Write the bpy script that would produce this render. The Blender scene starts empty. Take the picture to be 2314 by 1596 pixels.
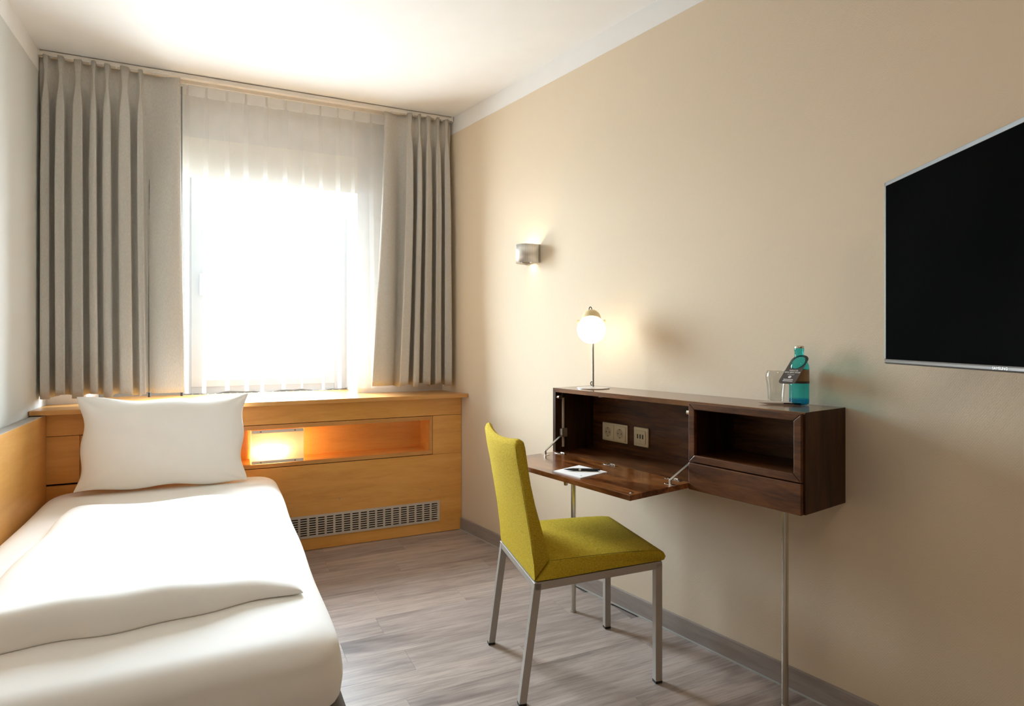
import bpy, bmesh, math, random
from mathutils import Vector, Matrix
random.seed(7)
PI = math.pi
sc = bpy.context.scene
COL = sc.collection

# ------------------------------------------------------------------ camera
TH = math.radians(25.4)            # yaw of the camera away from the room's depth axis
H = 1.157
cam_d = bpy.data.cameras.new('camera')
cam = bpy.data.objects.new('camera', cam_d)
COL.objects.link(cam)
cam.location = (0, 0, H)
cam.rotation_euler = (PI / 2, 0, -TH)
cam_d.sensor_width = 36.0
cam_d.lens = 1385.0 / 2314.0 * 36.0
cam_d.shift_y = -30.0 / 2314.0
cam_d.clip_start = 0.02
sc.camera = cam

# ------------------------------------------------------------------ exposure
vs = sc.view_settings
vs.view_transform = 'Standard'
vs.look = 'None'
vs.gamma = 1.0
vs.use_curve_mapping = False
vs.exposure = 0.12
sc.cycles.max_bounces = 12
sc.cycles.diffuse_bounces = 7
sc.cycles.glossy_bounces = 4
sc.cycles.transparent_max_bounces = 24
sc.cycles.transmission_bounces = 8
sc.cycles.sample_clamp_indirect = 6.0
sc.cycles.caustics_reflective = False
sc.cycles.caustics_refractive = False
sc.cycles.use_denoising = True

# ------------------------------------------------------------------ world: bright overcast sky
SKY = 68.0
w = bpy.data.worlds.new('overcast_sky')
sc.world = w
w.use_nodes = True
nt = w.node_tree
nt.nodes.clear()
wo = nt.nodes.new('ShaderNodeOutputWorld')
bg = nt.nodes.new('ShaderNodeBackground')
tc = nt.nodes.new('ShaderNodeTexCoord')
sx = nt.nodes.new('ShaderNodeSeparateXYZ')
cr = nt.nodes.new('ShaderNodeValToRGB')
cr.color_ramp.elements[0].position = 0.46
cr.color_ramp.elements[0].color = (0.40, 0.44, 0.46, 1)
cr.color_ramp.elements[1].position = 0.56
cr.color_ramp.elements[1].color = (0.78, 0.905, 1.0, 1)
mr = nt.nodes.new('ShaderNodeMapRange')
mr.inputs[1].default_value = -1
mr.inputs[2].default_value = 1
nt.links.new(tc.outputs['Generated'], sx.inputs[0])
nt.links.new(sx.outputs[2], mr.inputs[0])
nt.links.new(mr.outputs[0], cr.inputs[0])
nt.links.new(cr.outputs[0], bg.inputs[0])
bg.inputs[1].default_value = SKY
nt.links.new(bg.outputs[0], wo.inputs[0])

# portal in the window opening (guides the sky light, emits nothing itself)
pl = bpy.data.lights.new('window_portal', 'AREA')
pl.shape = 'RECTANGLE'
pl.size, pl.size_y = 0.74, 1.28
pl.cycles.is_portal = True
po = bpy.data.objects.new('window_portal', pl)
COL.objects.link(po)
po.location = (0.26, 4.19, 1.52)
po.rotation_euler = (-PI / 2, 0, 0)

# fill light added out of view behind the camera (warm and dim)
el = bpy.data.lights.new('added_fill_light', 'AREA')
el.shape = 'DISK'
el.size = 0.4
el.energy = 6.5
el.color = (1.0, 0.76, 0.50)
eo = bpy.data.objects.new('added_fill_light', el)
COL.objects.link(eo)
eo.location = (0.9, -0.2, 2.5)

# ------------------------------------------------------------------ room frame of the skewed right wall
PHI = math.radians(-35.9) + TH
WD = Vector((math.sin(PHI), math.cos(PHI), 0))       # along the right wall, away from the camera
WN = Vector((-math.cos(PHI), math.sin(PHI), 0))      # into the room
CORNER = Vector((1.328, 3.514, 0))
ANG = math.atan2(-WD.y, -WD.x)                       # local x = along the wall toward the camera, local y = into the wall
CEIL = 2.542
BAND = 2.44
XL = -0.787
YN = -0.5
def W(s, d, z=0.0):
    return CORNER - WD * s + WN * d + Vector((0, 0, z))
def wallx(y):
    return CORNER.x + WD.x / WD.y * (y - CORNER.y)

# ------------------------------------------------------------------ materials
def new_mat(name):
    m = bpy.data.materials.new(name)
    m.use_nodes = True
    t = m.node_tree
    b = t.nodes['Principled BSDF']
    return m, t, b
def setp(b, **k):
    for n, v in k.items():
        n = n.replace('_', ' ')
        if n in b.inputs:
            b.inputs[n].default_value = v
def rgba(c):
    return (c[0], c[1], c[2], 1)
def coords(t, scale=(1, 1, 1), rot=(0, 0, 0), kind='Object'):
    c = t.nodes.new('ShaderNodeTexCoord')
    mp = t.nodes.new('ShaderNodeMapping')
    mp.inputs['Scale'].default_value = scale
    mp.inputs['Rotation'].default_value = rot
    t.links.new(c.outputs[kind], mp.inputs[0])
    return mp
def noise(t, mp, scale=1, detail=4, rough=0.5, dist=0.0):
    n = t.nodes.new('ShaderNodeTexNoise')
    n.inputs['Scale'].default_value = scale
    n.inputs['Detail'].default_value = detail
    n.inputs['Roughness'].default_value = rough
    n.inputs['Distortion'].default_value = dist
    t.links.new(mp.outputs[0], n.inputs['Vector'])
    return n
def ramp(t, src, stops):
    r = t.nodes.new('ShaderNodeValToRGB')
    e = r.color_ramp.elements
    while len(e) > 1:
        e.remove(e[-1])
    e[0].position, e[0].color = stops[0][0], rgba(stops[0][1])
    for p, c in stops[1:]:
        x = e.new(p)
        x.color = rgba(c)
    t.links.new(src, r.inputs[0])
    return r
def bump(t, b, src, strength, dist=0.001):
    n = t.nodes.new('ShaderNodeBump')
    n.inputs['Strength'].default_value = strength
    n.inputs['Distance'].default_value = dist
    t.links.new(src, n.inputs['Height'])
    t.links.new(n.outputs[0], b.inputs['Normal'])
    return n
def plain(name, c, rough=0.5, metal=0.0, var=0.04, vs_=12.0, **k):
    m, t, b = new_mat(name)
    mp = coords(t)
    n = noise(t, mp, vs_, 3)
    r = ramp(t, n.outputs[0], [(0.3, [x * (1 - var) for x in c]), (0.7, [min(1, x * (1 + var)) for x in c])])
    t.links.new(r.outputs[0], b.inputs['Base Color'])
    setp(b, Roughness=rough, Metallic=metal, **k)
    return m
def wood(name, stops, scale, rough=0.4, coat=0.0, rot=(0, 0, 0), bs=0.05, fine=0.25, spec=0.5):
    m, t, b = new_mat(name)
    mp = coords(t, scale, rot)
    n = noise(t, mp, 1.0, 6, 0.6, 0.6)
    n2 = noise(t, coords(t, [s * 6 for s in scale], rot), 1.0, 3, 0.6)
    mx = t.nodes.new('ShaderNodeMix')
    mx.inputs[0].default_value = fine
    t.links.new(n.outputs[0], mx.inputs[2])
    t.links.new(n2.outputs[0], mx.inputs[3])
    r = ramp(t, mx.outputs[0], stops)
    t.links.new(r.outputs[0], b.inputs['Base Color'])
    bump(t, b, mx.outputs[0], bs, 0.0006)
    setp(b, Roughness=rough, Coat_Weight=coat, Coat_Roughness=0.12, Specular_IOR_Level=spec)
    return m

def wallpaper(name, c, cell=0.0044, strength=0.30, rough=0.75):
    m, t, b = new_mat(name)
    mp0 = coords(t, (1 / cell, 1 / cell, 1 / cell * 0.8))
    mp = t.nodes.new('ShaderNodeVectorRotate')
    mp.rotation_type = 'AXIS_ANGLE'
    mp.inputs['Axis'].default_value = (WN.x, WN.y, 0)
    mp.inputs['Angle'].default_value = math.radians(40)
    t.links.new(mp0.outputs[0], mp.inputs[0])
    v = t.nodes.new('ShaderNodeTexVoronoi')
    v.inputs['Scale'].default_value = 1.0
    v.inputs['Randomness'].default_value = 0.3
    t.links.new(mp.outputs[0], v.inputs['Vector'])
    n = noise(t, coords(t), 1.3, 2)
    r = ramp(t, n.outputs[0], [(0.3, [x * 0.98 for x in c]), (0.7, c)])
    t.links.new(r.outputs[0], b.inputs['Base Color'])
    bump(t, b, v.outputs['Distance'], strength, 0.0012)
    setp(b, Roughness=rough, Specular_IOR_Level=0.3)
    return m

M = {}
M['wall_right'] = wallpaper('beige_wallpaper', (0.73, 0.615, 0.465))
M['wall_left'] = wallpaper('pale_grey_wallpaper', (0.60, 0.60, 0.57), 0.006, 0.25)
M['wall_far'] = plain('window_wall_paint', (0.80, 0.79, 0.77), 0.8)
M['near'] = plain('unseen_wall_brown', (0.20, 0.115, 0.05), 0.6)  # unseen wall, coloured brown to dim and warm the bounced light
M['white'] = plain('white_ceiling_paint', (0.84, 0.83, 0.815), 0.85, var=0.01)
M['beech'] = wood('honey_beech', [(0.3, (0.66, 0.30, 0.062)), (0.5, (0.78, 0.395, 0.095)), (0.7, (0.86, 0.47, 0.135))], (2.2, 9.0, 16.0), 0.38, 0.25)
M['beech_panel'] = wood('honey_beech_panel', [(0.25, (0.58, 0.27, 0.065)), (0.55, (0.68, 0.36, 0.10)), (0.8, (0.76, 0.45, 0.16))], (9.0, 2.2, 16.0), 0.38, 0.3)
M['beech_top'] = wood('honey_beech_top', [(0.25, (0.50, 0.22, 0.05)), (0.5, (0.60, 0.29, 0.075)), (0.75, (0.67, 0.35, 0.11))], (2.2, 16.0, 16.0), 0.36, 0.2)
M['beech_edge'] = wood('beech_edge_lipping', [(0.25, (0.56, 0.25, 0.06)), (0.75, (0.70, 0.37, 0.12))], (4, 20, 30), 0.4)
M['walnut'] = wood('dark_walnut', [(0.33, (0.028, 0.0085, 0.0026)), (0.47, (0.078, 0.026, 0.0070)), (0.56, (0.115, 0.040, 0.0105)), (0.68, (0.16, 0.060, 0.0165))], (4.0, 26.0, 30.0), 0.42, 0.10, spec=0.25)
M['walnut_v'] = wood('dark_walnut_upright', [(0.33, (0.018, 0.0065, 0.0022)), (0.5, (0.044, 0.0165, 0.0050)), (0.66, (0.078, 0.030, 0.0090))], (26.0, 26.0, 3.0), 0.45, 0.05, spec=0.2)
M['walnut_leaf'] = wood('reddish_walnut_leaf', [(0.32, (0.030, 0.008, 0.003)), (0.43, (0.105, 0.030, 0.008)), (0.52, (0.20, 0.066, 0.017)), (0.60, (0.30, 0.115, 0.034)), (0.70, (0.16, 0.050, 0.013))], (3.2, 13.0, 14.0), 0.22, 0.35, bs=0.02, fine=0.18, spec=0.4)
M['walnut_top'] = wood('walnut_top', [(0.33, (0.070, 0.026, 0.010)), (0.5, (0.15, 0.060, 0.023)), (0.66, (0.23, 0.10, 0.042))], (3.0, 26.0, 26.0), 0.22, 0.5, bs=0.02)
M['alu'] = plain('brushed_aluminium', (0.62, 0.58, 0.52), 0.38, 1.0)
m, t, b = new_mat('brushed_sconce_steel')
n = noise(t, coords(t, (260, 260, 4)), 1.0, 2, 0.6)
r = ramp(t, n.outputs[0], [(0.3, (0.70, 0.67, 0.62)), (0.7, (0.86, 0.83, 0.79))])
t.links.new(r.outputs[0], b.inputs['Base Color'])
bump(t, b, n.outputs[0], 0.10, 0.0006)
setp(b, Roughness=0.42, Metallic=0.8)
M['brushed'] = m
M['grille'] = plain('grille_anodised', (0.66, 0.61, 0.55), 0.45, 0.3)
M['strip'] = plain('pale_metal_strip', (0.78, 0.72, 0.64), 0.4, 0.2)
M['steel'] = plain('satin_steel', (0.60, 0.56, 0.48), 0.25, 1.0)
M['chrome'] = plain('bright_chrome', (0.80, 0.78, 0.74), 0.12, 1.0)
M['frame_grey'] = plain('taupe_grey_lacquer', (0.42, 0.385, 0.345), 0.42, 0.3)
M['rubber'] = plain('black_rubber', (0.012, 0.012, 0.012), 0.6)
M['black'] = plain('black_plastic', (0.012, 0.012, 0.013), 0.3)
M['dark'] = plain('dark_void', (0.015, 0.012, 0.010), 0.9)
M['sheet'] = plain('white_cotton', (0.90, 0.89, 0.87), 0.9, var=0.01, Sheen_Weight=0.15)
M['base_grey'] = plain('grey_base_fabric', (0.15, 0.14, 0.13), 0.9)
M['cream'] = plain('cream_socket_plastic', (0.86, 0.74, 0.50), 0.32)
M['cream_dark'] = plain('socket_recess', (0.62, 0.52, 0.34), 0.4)
M['window_darkened'] = plain('darkened_window_frame', (0.24, 0.24, 0.235), 0.4, var=0.01)  # frame colour darkened below its own white to read against the bright sky
M['shutter_box'] = plain('ivory_shutter_box', (0.87, 0.85, 0.79), 0.5, var=0.02)
M['rail'] = plain('curtain_rail_cream', (0.84, 0.79, 0.72), 0.45)
M['tv_frame'] = plain('silver_grey_bezel', (0.19, 0.195, 0.19), 0.4, 0.5)
M['tv_bezel'] = plain('gunmetal_bezel', (0.13, 0.12, 0.11), 0.35, 0.6)
M['paper'] = plain('white_paper', (0.86, 0.86, 0.87), 0.7, var=0.01)
M['tag'] = plain('dark_taupe_card', (0.062, 0.050, 0.044), 0.5)
M['print'] = plain('white_print', (0.85, 0.85, 0.83), 0.6, var=0.0)
M['print_grey'] = plain('grey_print', (0.24, 0.22, 0.22), 0.6, var=0.0)
M['print_silver'] = plain('silver_print', (0.72, 0.70, 0.66), 0.4, 0.3, var=0.0)
M['label'] = plain('bronze_label', (0.32, 0.22, 0.13), 0.35, 0.4)
M['label_dark'] = plain('label_band', (0.045, 0.035, 0.028), 0.4)
M['lamp_cream'] = plain('ivory_lacquer', (0.80, 0.64, 0.36), 0.3)
M['lamp_grey'] = plain('lamp_base_grey', (0.58, 0.57, 0.56), 0.35, 0.2)
M['lamp_pole'] = plain('lamp_pole_grey', (0.25, 0.235, 0.21), 0.35, 0.7)
M['blue'] = plain('dark_blue_plastic', (0.02, 0.025, 0.06), 0.25)
M['silver'] = plain('pen_silver', (0.80, 0.77, 0.72), 0.25, 0.35)
M['bluegrey'] = plain('bluegrey_tape', (0.42, 0.52, 0.58), 0.7)
M['skirting'] = wood('grey_oak_skirting', [(0.25, (0.24, 0.20, 0.18)), (0.5, (0.32, 0.275, 0.25)), (0.75, (0.40, 0.35, 0.32))], (3.0, 25.0, 30.0), 0.5)
M['caulk'] = plain('pale_caulk', (0.45, 0.46, 0.44), 0.6)

# floor planks: grey oak, each plank with its own offset
m, t, b = new_mat('grey_oak_plank')
oi = t.nodes.new('ShaderNodeObjectInfo')
tcn = t.nodes.new('ShaderNodeTexCoord')
vm = t.nodes.new('ShaderNodeVectorMath'); vm.operation = 'MULTIPLY_ADD'
vm.inputs[1].default_value = (1, 1, 1)
cx = t.nodes.new('ShaderNodeCombineXYZ')
mul = t.nodes.new('ShaderNodeMath'); mul.operation = 'MULTIPLY'; mul.inputs[1].default_value = 37.0
t.links.new(oi.outputs['Random'], mul.inputs[0])
for i in range(3):
    t.links.new(mul.outputs[0], cx.inputs[i])
t.links.new(tcn.outputs['Object'], vm.inputs[0])
t.links.new(cx.outputs[0], vm.inputs[2])
def plank_noise(sc_, det, dist):
    mp = t.nodes.new('ShaderNodeMapping')
    mp.inputs['Scale'].default_value = sc_
    t.links.new(vm.outputs[0], mp.inputs[0])
    return noise(t, mp, 1.0, det, 0.62, dist)
nA = plank_noise((1.6, 13.0, 1.0), 5, 0.8)
nB = plank_noise((7.0, 110.0, 1.0), 4, 0.4)
nC = plank_noise((1.1, 5.0, 1.0), 2, 1.2)
rA = ramp(t, nA.outputs[0], [(0.26, (0.215, 0.175, 0.158)), (0.42, (0.365, 0.305, 0.275)), (0.58, (0.455, 0.385, 0.348)), (0.75, (0.54, 0.465, 0.425))])
rB = ramp(t, nB.outputs[0], [(0.30, (0.74, 0.72, 0.71)), (0.55, (1, 1, 1)), (0.8, (1.05, 1.04, 1.03))])
rC = ramp(t, nC.outputs[0], [(0.27, (0.52, 0.49, 0.50)), (0.36, (0.86, 0.85, 0.85)), (0.44, (1, 1, 1))])
m1 = t.nodes.new('ShaderNodeMix'); m1.data_type = 'RGBA'; m1.blend_type = 'MULTIPLY'; m1.inputs[0].default_value = 1
m2 = t.nodes.new('ShaderNodeMix'); m2.data_type = 'RGBA'; m2.blend_type = 'MULTIPLY'; m2.inputs[0].default_value = 1
m3 = t.nodes.new('ShaderNodeMix'); m3.data_type = 'RGBA'; m3.blend_type = 'MULTIPLY'; m3.inputs[0].default_value = 1
rR = ramp(t, oi.outputs['Random'], [(0, (0.90, 0.90, 0.91)), (1, (1.06, 1.05, 1.03))])
t.links.new(rA.outputs[0], m1.inputs[6]); t.links.new(rB.outputs[0], m1.inputs[7])
t.links.new(m1.outputs[2], m2.inputs[6]); t.links.new(rC.outputs[0], m2.inputs[7])
t.links.new(m2.outputs[2], m3.inputs[6]); t.links.new(rR.outputs[0], m3.inputs[7])
t.links.new(m3.outputs[2], b.inputs['Base Color'])
bump(t, b, nB.outputs[0], 0.12, 0.0006)
setp(b, Roughness=0.42, Specular_IOR_Level=0.45)
M['plank'] = m
M['subfloor'] = plain('plank_joint', (0.22, 0.19, 0.175), 0.8)

# chair fabric: mottled mustard green
def fabric(name, lo, mid, hi, sc1=520.0, bs=0.35):
    m, t, b = new_mat(name)
    mp = coords(t)
    n1 = noise(t, mp, sc1, 2, 0.7)
    n2 = noise(t, coords(t, (150, 150, 260)), 1.0, 2, 0.6)
    mx = t.nodes.new('ShaderNodeMix')
    mx.inputs[0].default_value = 0.35
    t.links.new(n1.outputs[0], mx.inputs[2]); t.links.new(n2.outputs[0], mx.inputs[3])
    r = ramp(t, mx.outputs[0], [(0.34, lo), (0.48, mid), (0.64, hi)])
    t.links.new(r.outputs[0], b.inputs['Base Color'])
    bump(t, b, mx.outputs[0], bs, 0.001)
    setp(b, Roughness=0.95, Specular_IOR_Level=0.1)
    return m
M['chair_fabric'] = fabric('mustard_green_weave', (0.26, 0.185, 0.010), (0.48, 0.338, 0.022), (0.60, 0.445, 0.050))
M['piping'] = plain('dark_olive_seam', (0.16, 0.13, 0.010), 0.9)

def curtain_mat(name, c, trl):
    m, t, b = new_mat(name)
    mp = coords(t, (420, 420, 90))
    n = noise(t, mp, 1.0, 2, 0.6)
    r = ramp(t, n.outputs[0], [(0.3, [x * 0.88 for x in c]), (0.7, [x * 1.06 for x in c])])
    t.links.new(r.outputs[0], b.inputs['Base Color'])
    bump(t, b, n.outputs[0], 0.15, 0.0006)
    setp(b, Roughness=0.85, Sheen_Weight=0.1, Specular_IOR_Level=0.2)
    tr = t.nodes.new('ShaderNodeBsdfTranslucent')
    t.links.new(r.outputs[0], tr.inputs[0])
    mx = t.nodes.new('ShaderNodeMixShader')
    mx.inputs[0].default_value = trl
    out = t.nodes['Material Output']
    t.links.new(b.outputs[0], mx.inputs[1]); t.links.new(tr.outputs[0], mx.inputs[2])
    t.links.new(mx.outputs[0], out.inputs[0])
    return m
M['curtain'] = curtain_mat('taupe_linen_curtain', (0.62, 0.585, 0.53), 0.14)

def sheer_mat(name, transp, c=(0.95, 0.95, 0.95)):
    m = bpy.data.materials.new(name)
    m.use_nodes = True
    t = m.node_tree
    t.nodes.clear()
    out = t.nodes.new('ShaderNodeOutputMaterial')
    tp = t.nodes.new('ShaderNodeBsdfTransparent')
    tl = t.nodes.new('ShaderNodeBsdfTranslucent')
    df = t.nodes.new('ShaderNodeBsdfDiffuse')
    mp = coords(t, (900, 900, 900))
    n = noise(t, mp, 1.0, 1)
    r = ramp(t, n.outputs[0], [(0.3, [x * 0.96 for x in c]), (0.7, c)])
    t.links.new(r.outputs[0], tl.inputs[0]); t.links.new(r.outputs[0], df.inputs[0])
    a = t.nodes.new('ShaderNodeMixShader'); a.inputs[0].default_value = 0.5
    t.links.new(df.outputs[0], a.inputs[1]); t.links.new(tl.outputs[0], a.inputs[2])
    x = t.nodes.new('ShaderNodeMixShader'); x.inputs[0].default_value = 1 - transp
    t.links.new(tp.outputs[0], x.inputs[1]); t.links.new(a.outputs[0], x.inputs[2])
    t.links.new(x.outputs[0], out.inputs[0])
    return m
M['sheer'] = sheer_mat('white_sheer_voile', 0.935)
M['tape'] = sheer_mat('sheer_heading_tape', 0.55)

def thin_glass(name, tint, ior=1.45, rough=0.0):
    m = bpy.data.materials.new(name)
    m.use_nodes = True
    t = m.node_tree
    t.nodes.clear()
    out = t.nodes.new('ShaderNodeOutputMaterial')
    tp = t.nodes.new('ShaderNodeBsdfTransparent')
    gl = t.nodes.new('ShaderNodeBsdfGlossy')
    gl.inputs['Roughness'].default_value = rough
    mp = coords(t, (20, 20, 20))
    n = noise(t, mp, 1.0, 1)
    r = ramp(t, n.outputs[0], [(0.3, [x * 0.97 for x in tint]), (0.7, tint)])
    t.links.new(r.outputs[0], tp.inputs[0])
    lw_ = t.nodes.new('ShaderNodeLayerWeight'); lw_.inputs[0].default_value = 0.5
    pw_ = t.nodes.new('ShaderNodeMath'); pw_.operation = 'POWER'; pw_.inputs[1].default_value = 5.0
    fr = t.nodes.new('ShaderNodeMath'); fr.operation = 'MULTIPLY_ADD'
    fr.inputs[1].default_value = 0.75; fr.inputs[2].default_value = ((ior - 1) / (ior + 1)) ** 2
    t.links.new(lw_.outputs['Facing'], pw_.inputs[0]); t.links.new(pw_.outputs[0], fr.inputs[0])
    x = t.nodes.new('ShaderNodeMixShader')
    t.links.new(fr.outputs[0], x.inputs[0])
    t.links.new(tp.outputs[0], x.inputs[1]); t.links.new(gl.outputs[0], x.inputs[2])
    t.links.new(x.outputs[0], out.inputs[0])
    return m
M['pane'] = thin_glass('window_glass', (0.97, 0.98, 0.98), 1.3)
M['clear'] = thin_glass('clear_drinking_glass', (0.95, 0.95, 0.94), 1.5)
M['cyan'] = thin_glass('turquoise_bottle_glass', (0.24, 0.78, 0.80), 1.45)
M['cyan_deep'] = thin_glass('turquoise_bottle_foot', (0.06, 0.50, 0.72), 1.45)

def frosted(name, c, transp):
    m = bpy.data.materials.new(name)
    m.use_nodes = True
    t = m.node_tree
    t.nodes.clear()
    out = t.nodes.new('ShaderNodeOutputMaterial')
    tl = t.nodes.new('ShaderNodeBsdfTranslucent')
    tp = t.nodes.new('ShaderNodeBsdfTransparent')
    df = t.nodes.new('ShaderNodeBsdfDiffuse')
    n = noise(t, coords(t, (60, 60, 60)), 1.0, 1)
    r = ramp(t, n.outputs[0], [(0.3, [x * 0.97 for x in c]), (0.7, c)])
    for x in (tl, df):
        t.links.new(r.outputs[0], x.inputs[0])
    a = t.nodes.new('ShaderNodeMixShader'); a.inputs[0].default_value = 0.35
    t.links.new(tl.outputs[0], a.inputs[1]); t.links.new(df.outputs[0], a.inputs[2])
    x = t.nodes.new('ShaderNodeMixShader'); x.inputs[0].default_value = transp
    t.links.new(a.outputs[0], x.inputs[1]); t.links.new(tp.outputs[0], x.inputs[2])
    t.links.new(x.outputs[0], out.inputs[0])
    return m
M['frost'] = frosted('frosted_lamp_glass', (0.98, 0.93, 0.80), 0.12)

def emit(name, c, s):
    m = bpy.data.materials.new(name)
    m.use_nodes = True
    t = m.node_tree
    t.nodes.clear()
    out = t.nodes.new('ShaderNodeOutputMaterial')
    e = t.nodes.new('ShaderNodeEmission')
    n = noise(t, coords(t, (10, 10, 10)), 1.0, 1)
    r = ramp(t, n.outputs[0], [(0.3, [x * 0.98 for x in c]), (0.7, c)])
    t.links.new(r.outputs[0], e.inputs[0])
    e.inputs[1].default_value = s
    t.links.new(e.outputs[0], out.inputs[0])
    return m
M['globe_glow'] = emit('glowing_opal_globe', (1.0, 0.80, 0.52), 6.5)
M['bulb_glow'] = emit('glowing_bulb', (1.0, 0.78, 0.42), 70.0)
M['sconce_glow'] = emit('sconce_bulb', (1.0, 0.74, 0.42), 300.0)

m, t, b = new_mat('dark_tv_screen')
n = noise(t, coords(t), 3.0, 1)
r = ramp(t, n.outputs[0], [(0.3, (0.0035, 0.0035, 0.0035)), (0.7, (0.005, 0.005, 0.0048))])
t.links.new(r.outputs[0], b.inputs['Base Color'])
setp(b, Roughness=0.55, Specular_IOR_Level=0.0, IOR=1.02)
M['screen'] = m

# ------------------------------------------------------------------ object helpers
class MB:
    """collects shapes; build() links them as ONE mesh object"""
    def __init__(s):
        s.bm = bmesh.new()
    def _bev(s, verts, bev, seg=2):
        if bev <= 0:
            return
        es = {e for v in verts for e in v.link_edges}
        bmesh.ops.bevel(s.bm, geom=list(es), offset=bev, offset_type='OFFSET', segments=seg, profile=0.5, affect='EDGES', clamp_overlap=True)
    def box(s, x0, x1, y0, y1, z0, z1, bev=0.0, seg=2):
        r = bmesh.ops.create_cube(s.bm, size=1.0)
        vs_ = r['verts']
        for v in vs_:
            v.co = Vector((x0 + (v.co.x + .5) * (x1 - x0), y0 + (v.co.y + .5) * (y1 - y0), z0 + (v.co.z + .5) * (z1 - z0)))
        s._bev(vs_, bev, seg)
        return s
    def prism(s, pts, axis, a, b, bev=0.0):
        """polygon pts (2D) extruded along axis between a and b; axis 'x': pts=(y,z) 'y': (x,z) 'z': (x,y)"""
        def mk(p, q):
            return {'x': (q, p[0], p[1]), 'y': (p[0], q, p[1]), 'z': (p[0], p[1], q)}[axis]
        A = [s.bm.verts.new(mk(p, a)) for p in pts]
        B = [s.bm.verts.new(mk(p, b)) for p in pts]
        n = len(pts)
        s.bm.faces.new(A)
        s.bm.faces.new(list(reversed(B)))
        for i in range(n):
            s.bm.faces.new((A[i], B[i], B[(i + 1) % n], A[(i + 1) % n]))
        s._bev(A + B, bev)
        return s
    def bar(s, p, q, wx, wy, up=(0, 0, 1), bev=0.0):
        """square bar from p to q"""
        p, q = Vector(p), Vector(q)
        d = (q - p).normalized()
        u = Vector(up)
        if abs(d.dot(u)) > 0.98:
            u = Vector((1, 0, 0))
        a = d.cross(u).normalized()
        c = a.cross(d).normalized()
        vs_ = []
        for o in (p, q):
            for (i, j) in ((-1, -1), (1, -1), (1, 1), (-1, 1)):
                vs_.append(s.bm.verts.new(o + a * i * wx / 2 + c * j * wy / 2))
        f = s.bm.faces.new
        f(vs_[3::-1]); f(vs_[4:8])
        for i in range(4):
            k = (i + 1) % 4
            f((vs_[i], vs_[k], vs_[4 + k], vs_[4 + i]))
        s._bev(vs_, bev)
        return s
    def cyl(s, p, q, r, seg=20, r2=None, cap=True):
        p, q = Vector(p), Vector(q)
        d = q - p
        mtx = Matrix.Translation((p + q) / 2) @ d.to_track_quat('Z', 'Y').to_matrix().to_4x4()
        bmesh.ops.create_cone(s.bm, cap_ends=cap, cap_tris=False, segments=seg, radius1=r, radius2=r if r2 is None else r2, depth=d.length, matrix=mtx)
        return s
    def sphere(s, c, r, seg=24, ring=14, sc_=(1, 1, 1)):
        mtx = Matrix.Translation(Vector(c)) @ Matrix.Diagonal((sc_[0], sc_[1], sc_[2], 1))
        bmesh.ops.create_uvsphere(s.bm, u_segments=seg, v_segments=ring, radius=r, matrix=mtx)
        return s
    def lathe(s, prof, c=(0, 0, 0), seg=32, mtx=None, close_b=False, close_t=False, a0=0.0, a1=2 * PI):
        full = abs(a1 - a0 - 2 * PI) < 1e-6
        n = seg if full else seg + 1
        rings = []
        for (r, z) in prof:
            rg = []
            for i in range(n):
                a = a0 + (a1 - a0) * i / seg
                v = Vector((r * math.cos(a), r * math.sin(a), z))
                if mtx is not None:
                    v = mtx @ v
                rg.append(s.bm.verts.new(v + Vector(c)))
            rings.append(rg)
        for k in range(len(rings) - 1):
            for i in range(seg):
                j = (i + 1) % n
                s.bm.faces.new((rings[k][i], rings[k][j], rings[k + 1][j], rings[k + 1][i]))
        if close_b:
            s.bm.faces.new(list(reversed(rings[0])))
        if close_t:
            s.bm.faces.new(rings[-1])
        return s
    def tube(s, pts, r, seg=8, cap=True):
        pts = [Vector(p) for p in pts]
        rings = []
        prev = None
        for i, p in enumerate(pts):
            d = (pts[min(i + 1, len(pts) - 1)] - pts[max(i - 1, 0)]).normalized()
            if prev is None:
                u = Vector((0, 0, 1)) if abs(d.z) < 0.9 else Vector((1, 0, 0))
            else:
                u = prev
            a = d.cross(u).normalized()
            u = a.cross(d).normalized()
            prev = u
            rings.append([s.bm.verts.new(p + (a * math.cos(2 * PI * k / seg) + u * math.sin(2 * PI * k / seg)) * r) for k in range(seg)])
        for k in range(len(rings) - 1):
            for i in range(seg):
                j = (i + 1) % seg
                s.bm.faces.new((rings[k][i], rings[k][j], rings[k + 1][j], rings[k + 1][i]))
        if cap:
            s.bm.faces.new(list(reversed(rings[0]))); s.bm.faces.new(rings[-1])
        return s
    def grid(s, f, nu, nv, wrap=False):
        rows = []
        for j in range(nv + 1):
            rows.append([s.bm.verts.new(f(i / nu, j / nv)) for i in range(nu + (0 if wrap else 1))])
        for j in range(nv):
            for i in range(nu):
                k = (i + 1) % len(rows[0])
                s.bm.faces.new((rows[j][i], rows[j][k], rows[j + 1][k], rows[j + 1][i]))
        return rows
    def build(s, name, mat, parent=None, smooth=False, loc=None, rot=None, auto=None):
        bmesh.ops.remove_doubles(s.bm, verts=s.bm.verts, dist=1e-6)
        bmesh.ops.recalc_face_normals(s.bm, faces=s.bm.faces)
        me = bpy.data.meshes.new(name)
        s.bm.to_mesh(me)
        s.bm.free()
        me.materials.append(mat)
        if smooth:
            for p in me.polygons:
                p.use_smooth = True
            if auto:
                me.set_sharp_from_angle(angle=math.radians(auto))
        o = bpy.data.objects.new(name, me)
        COL.objects.link(o)
        if parent is not None:
            o.parent = parent
        if loc is not None:
            o.location = loc
        if rot is not None:
            o.rotation_euler = rot
        return o

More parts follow.
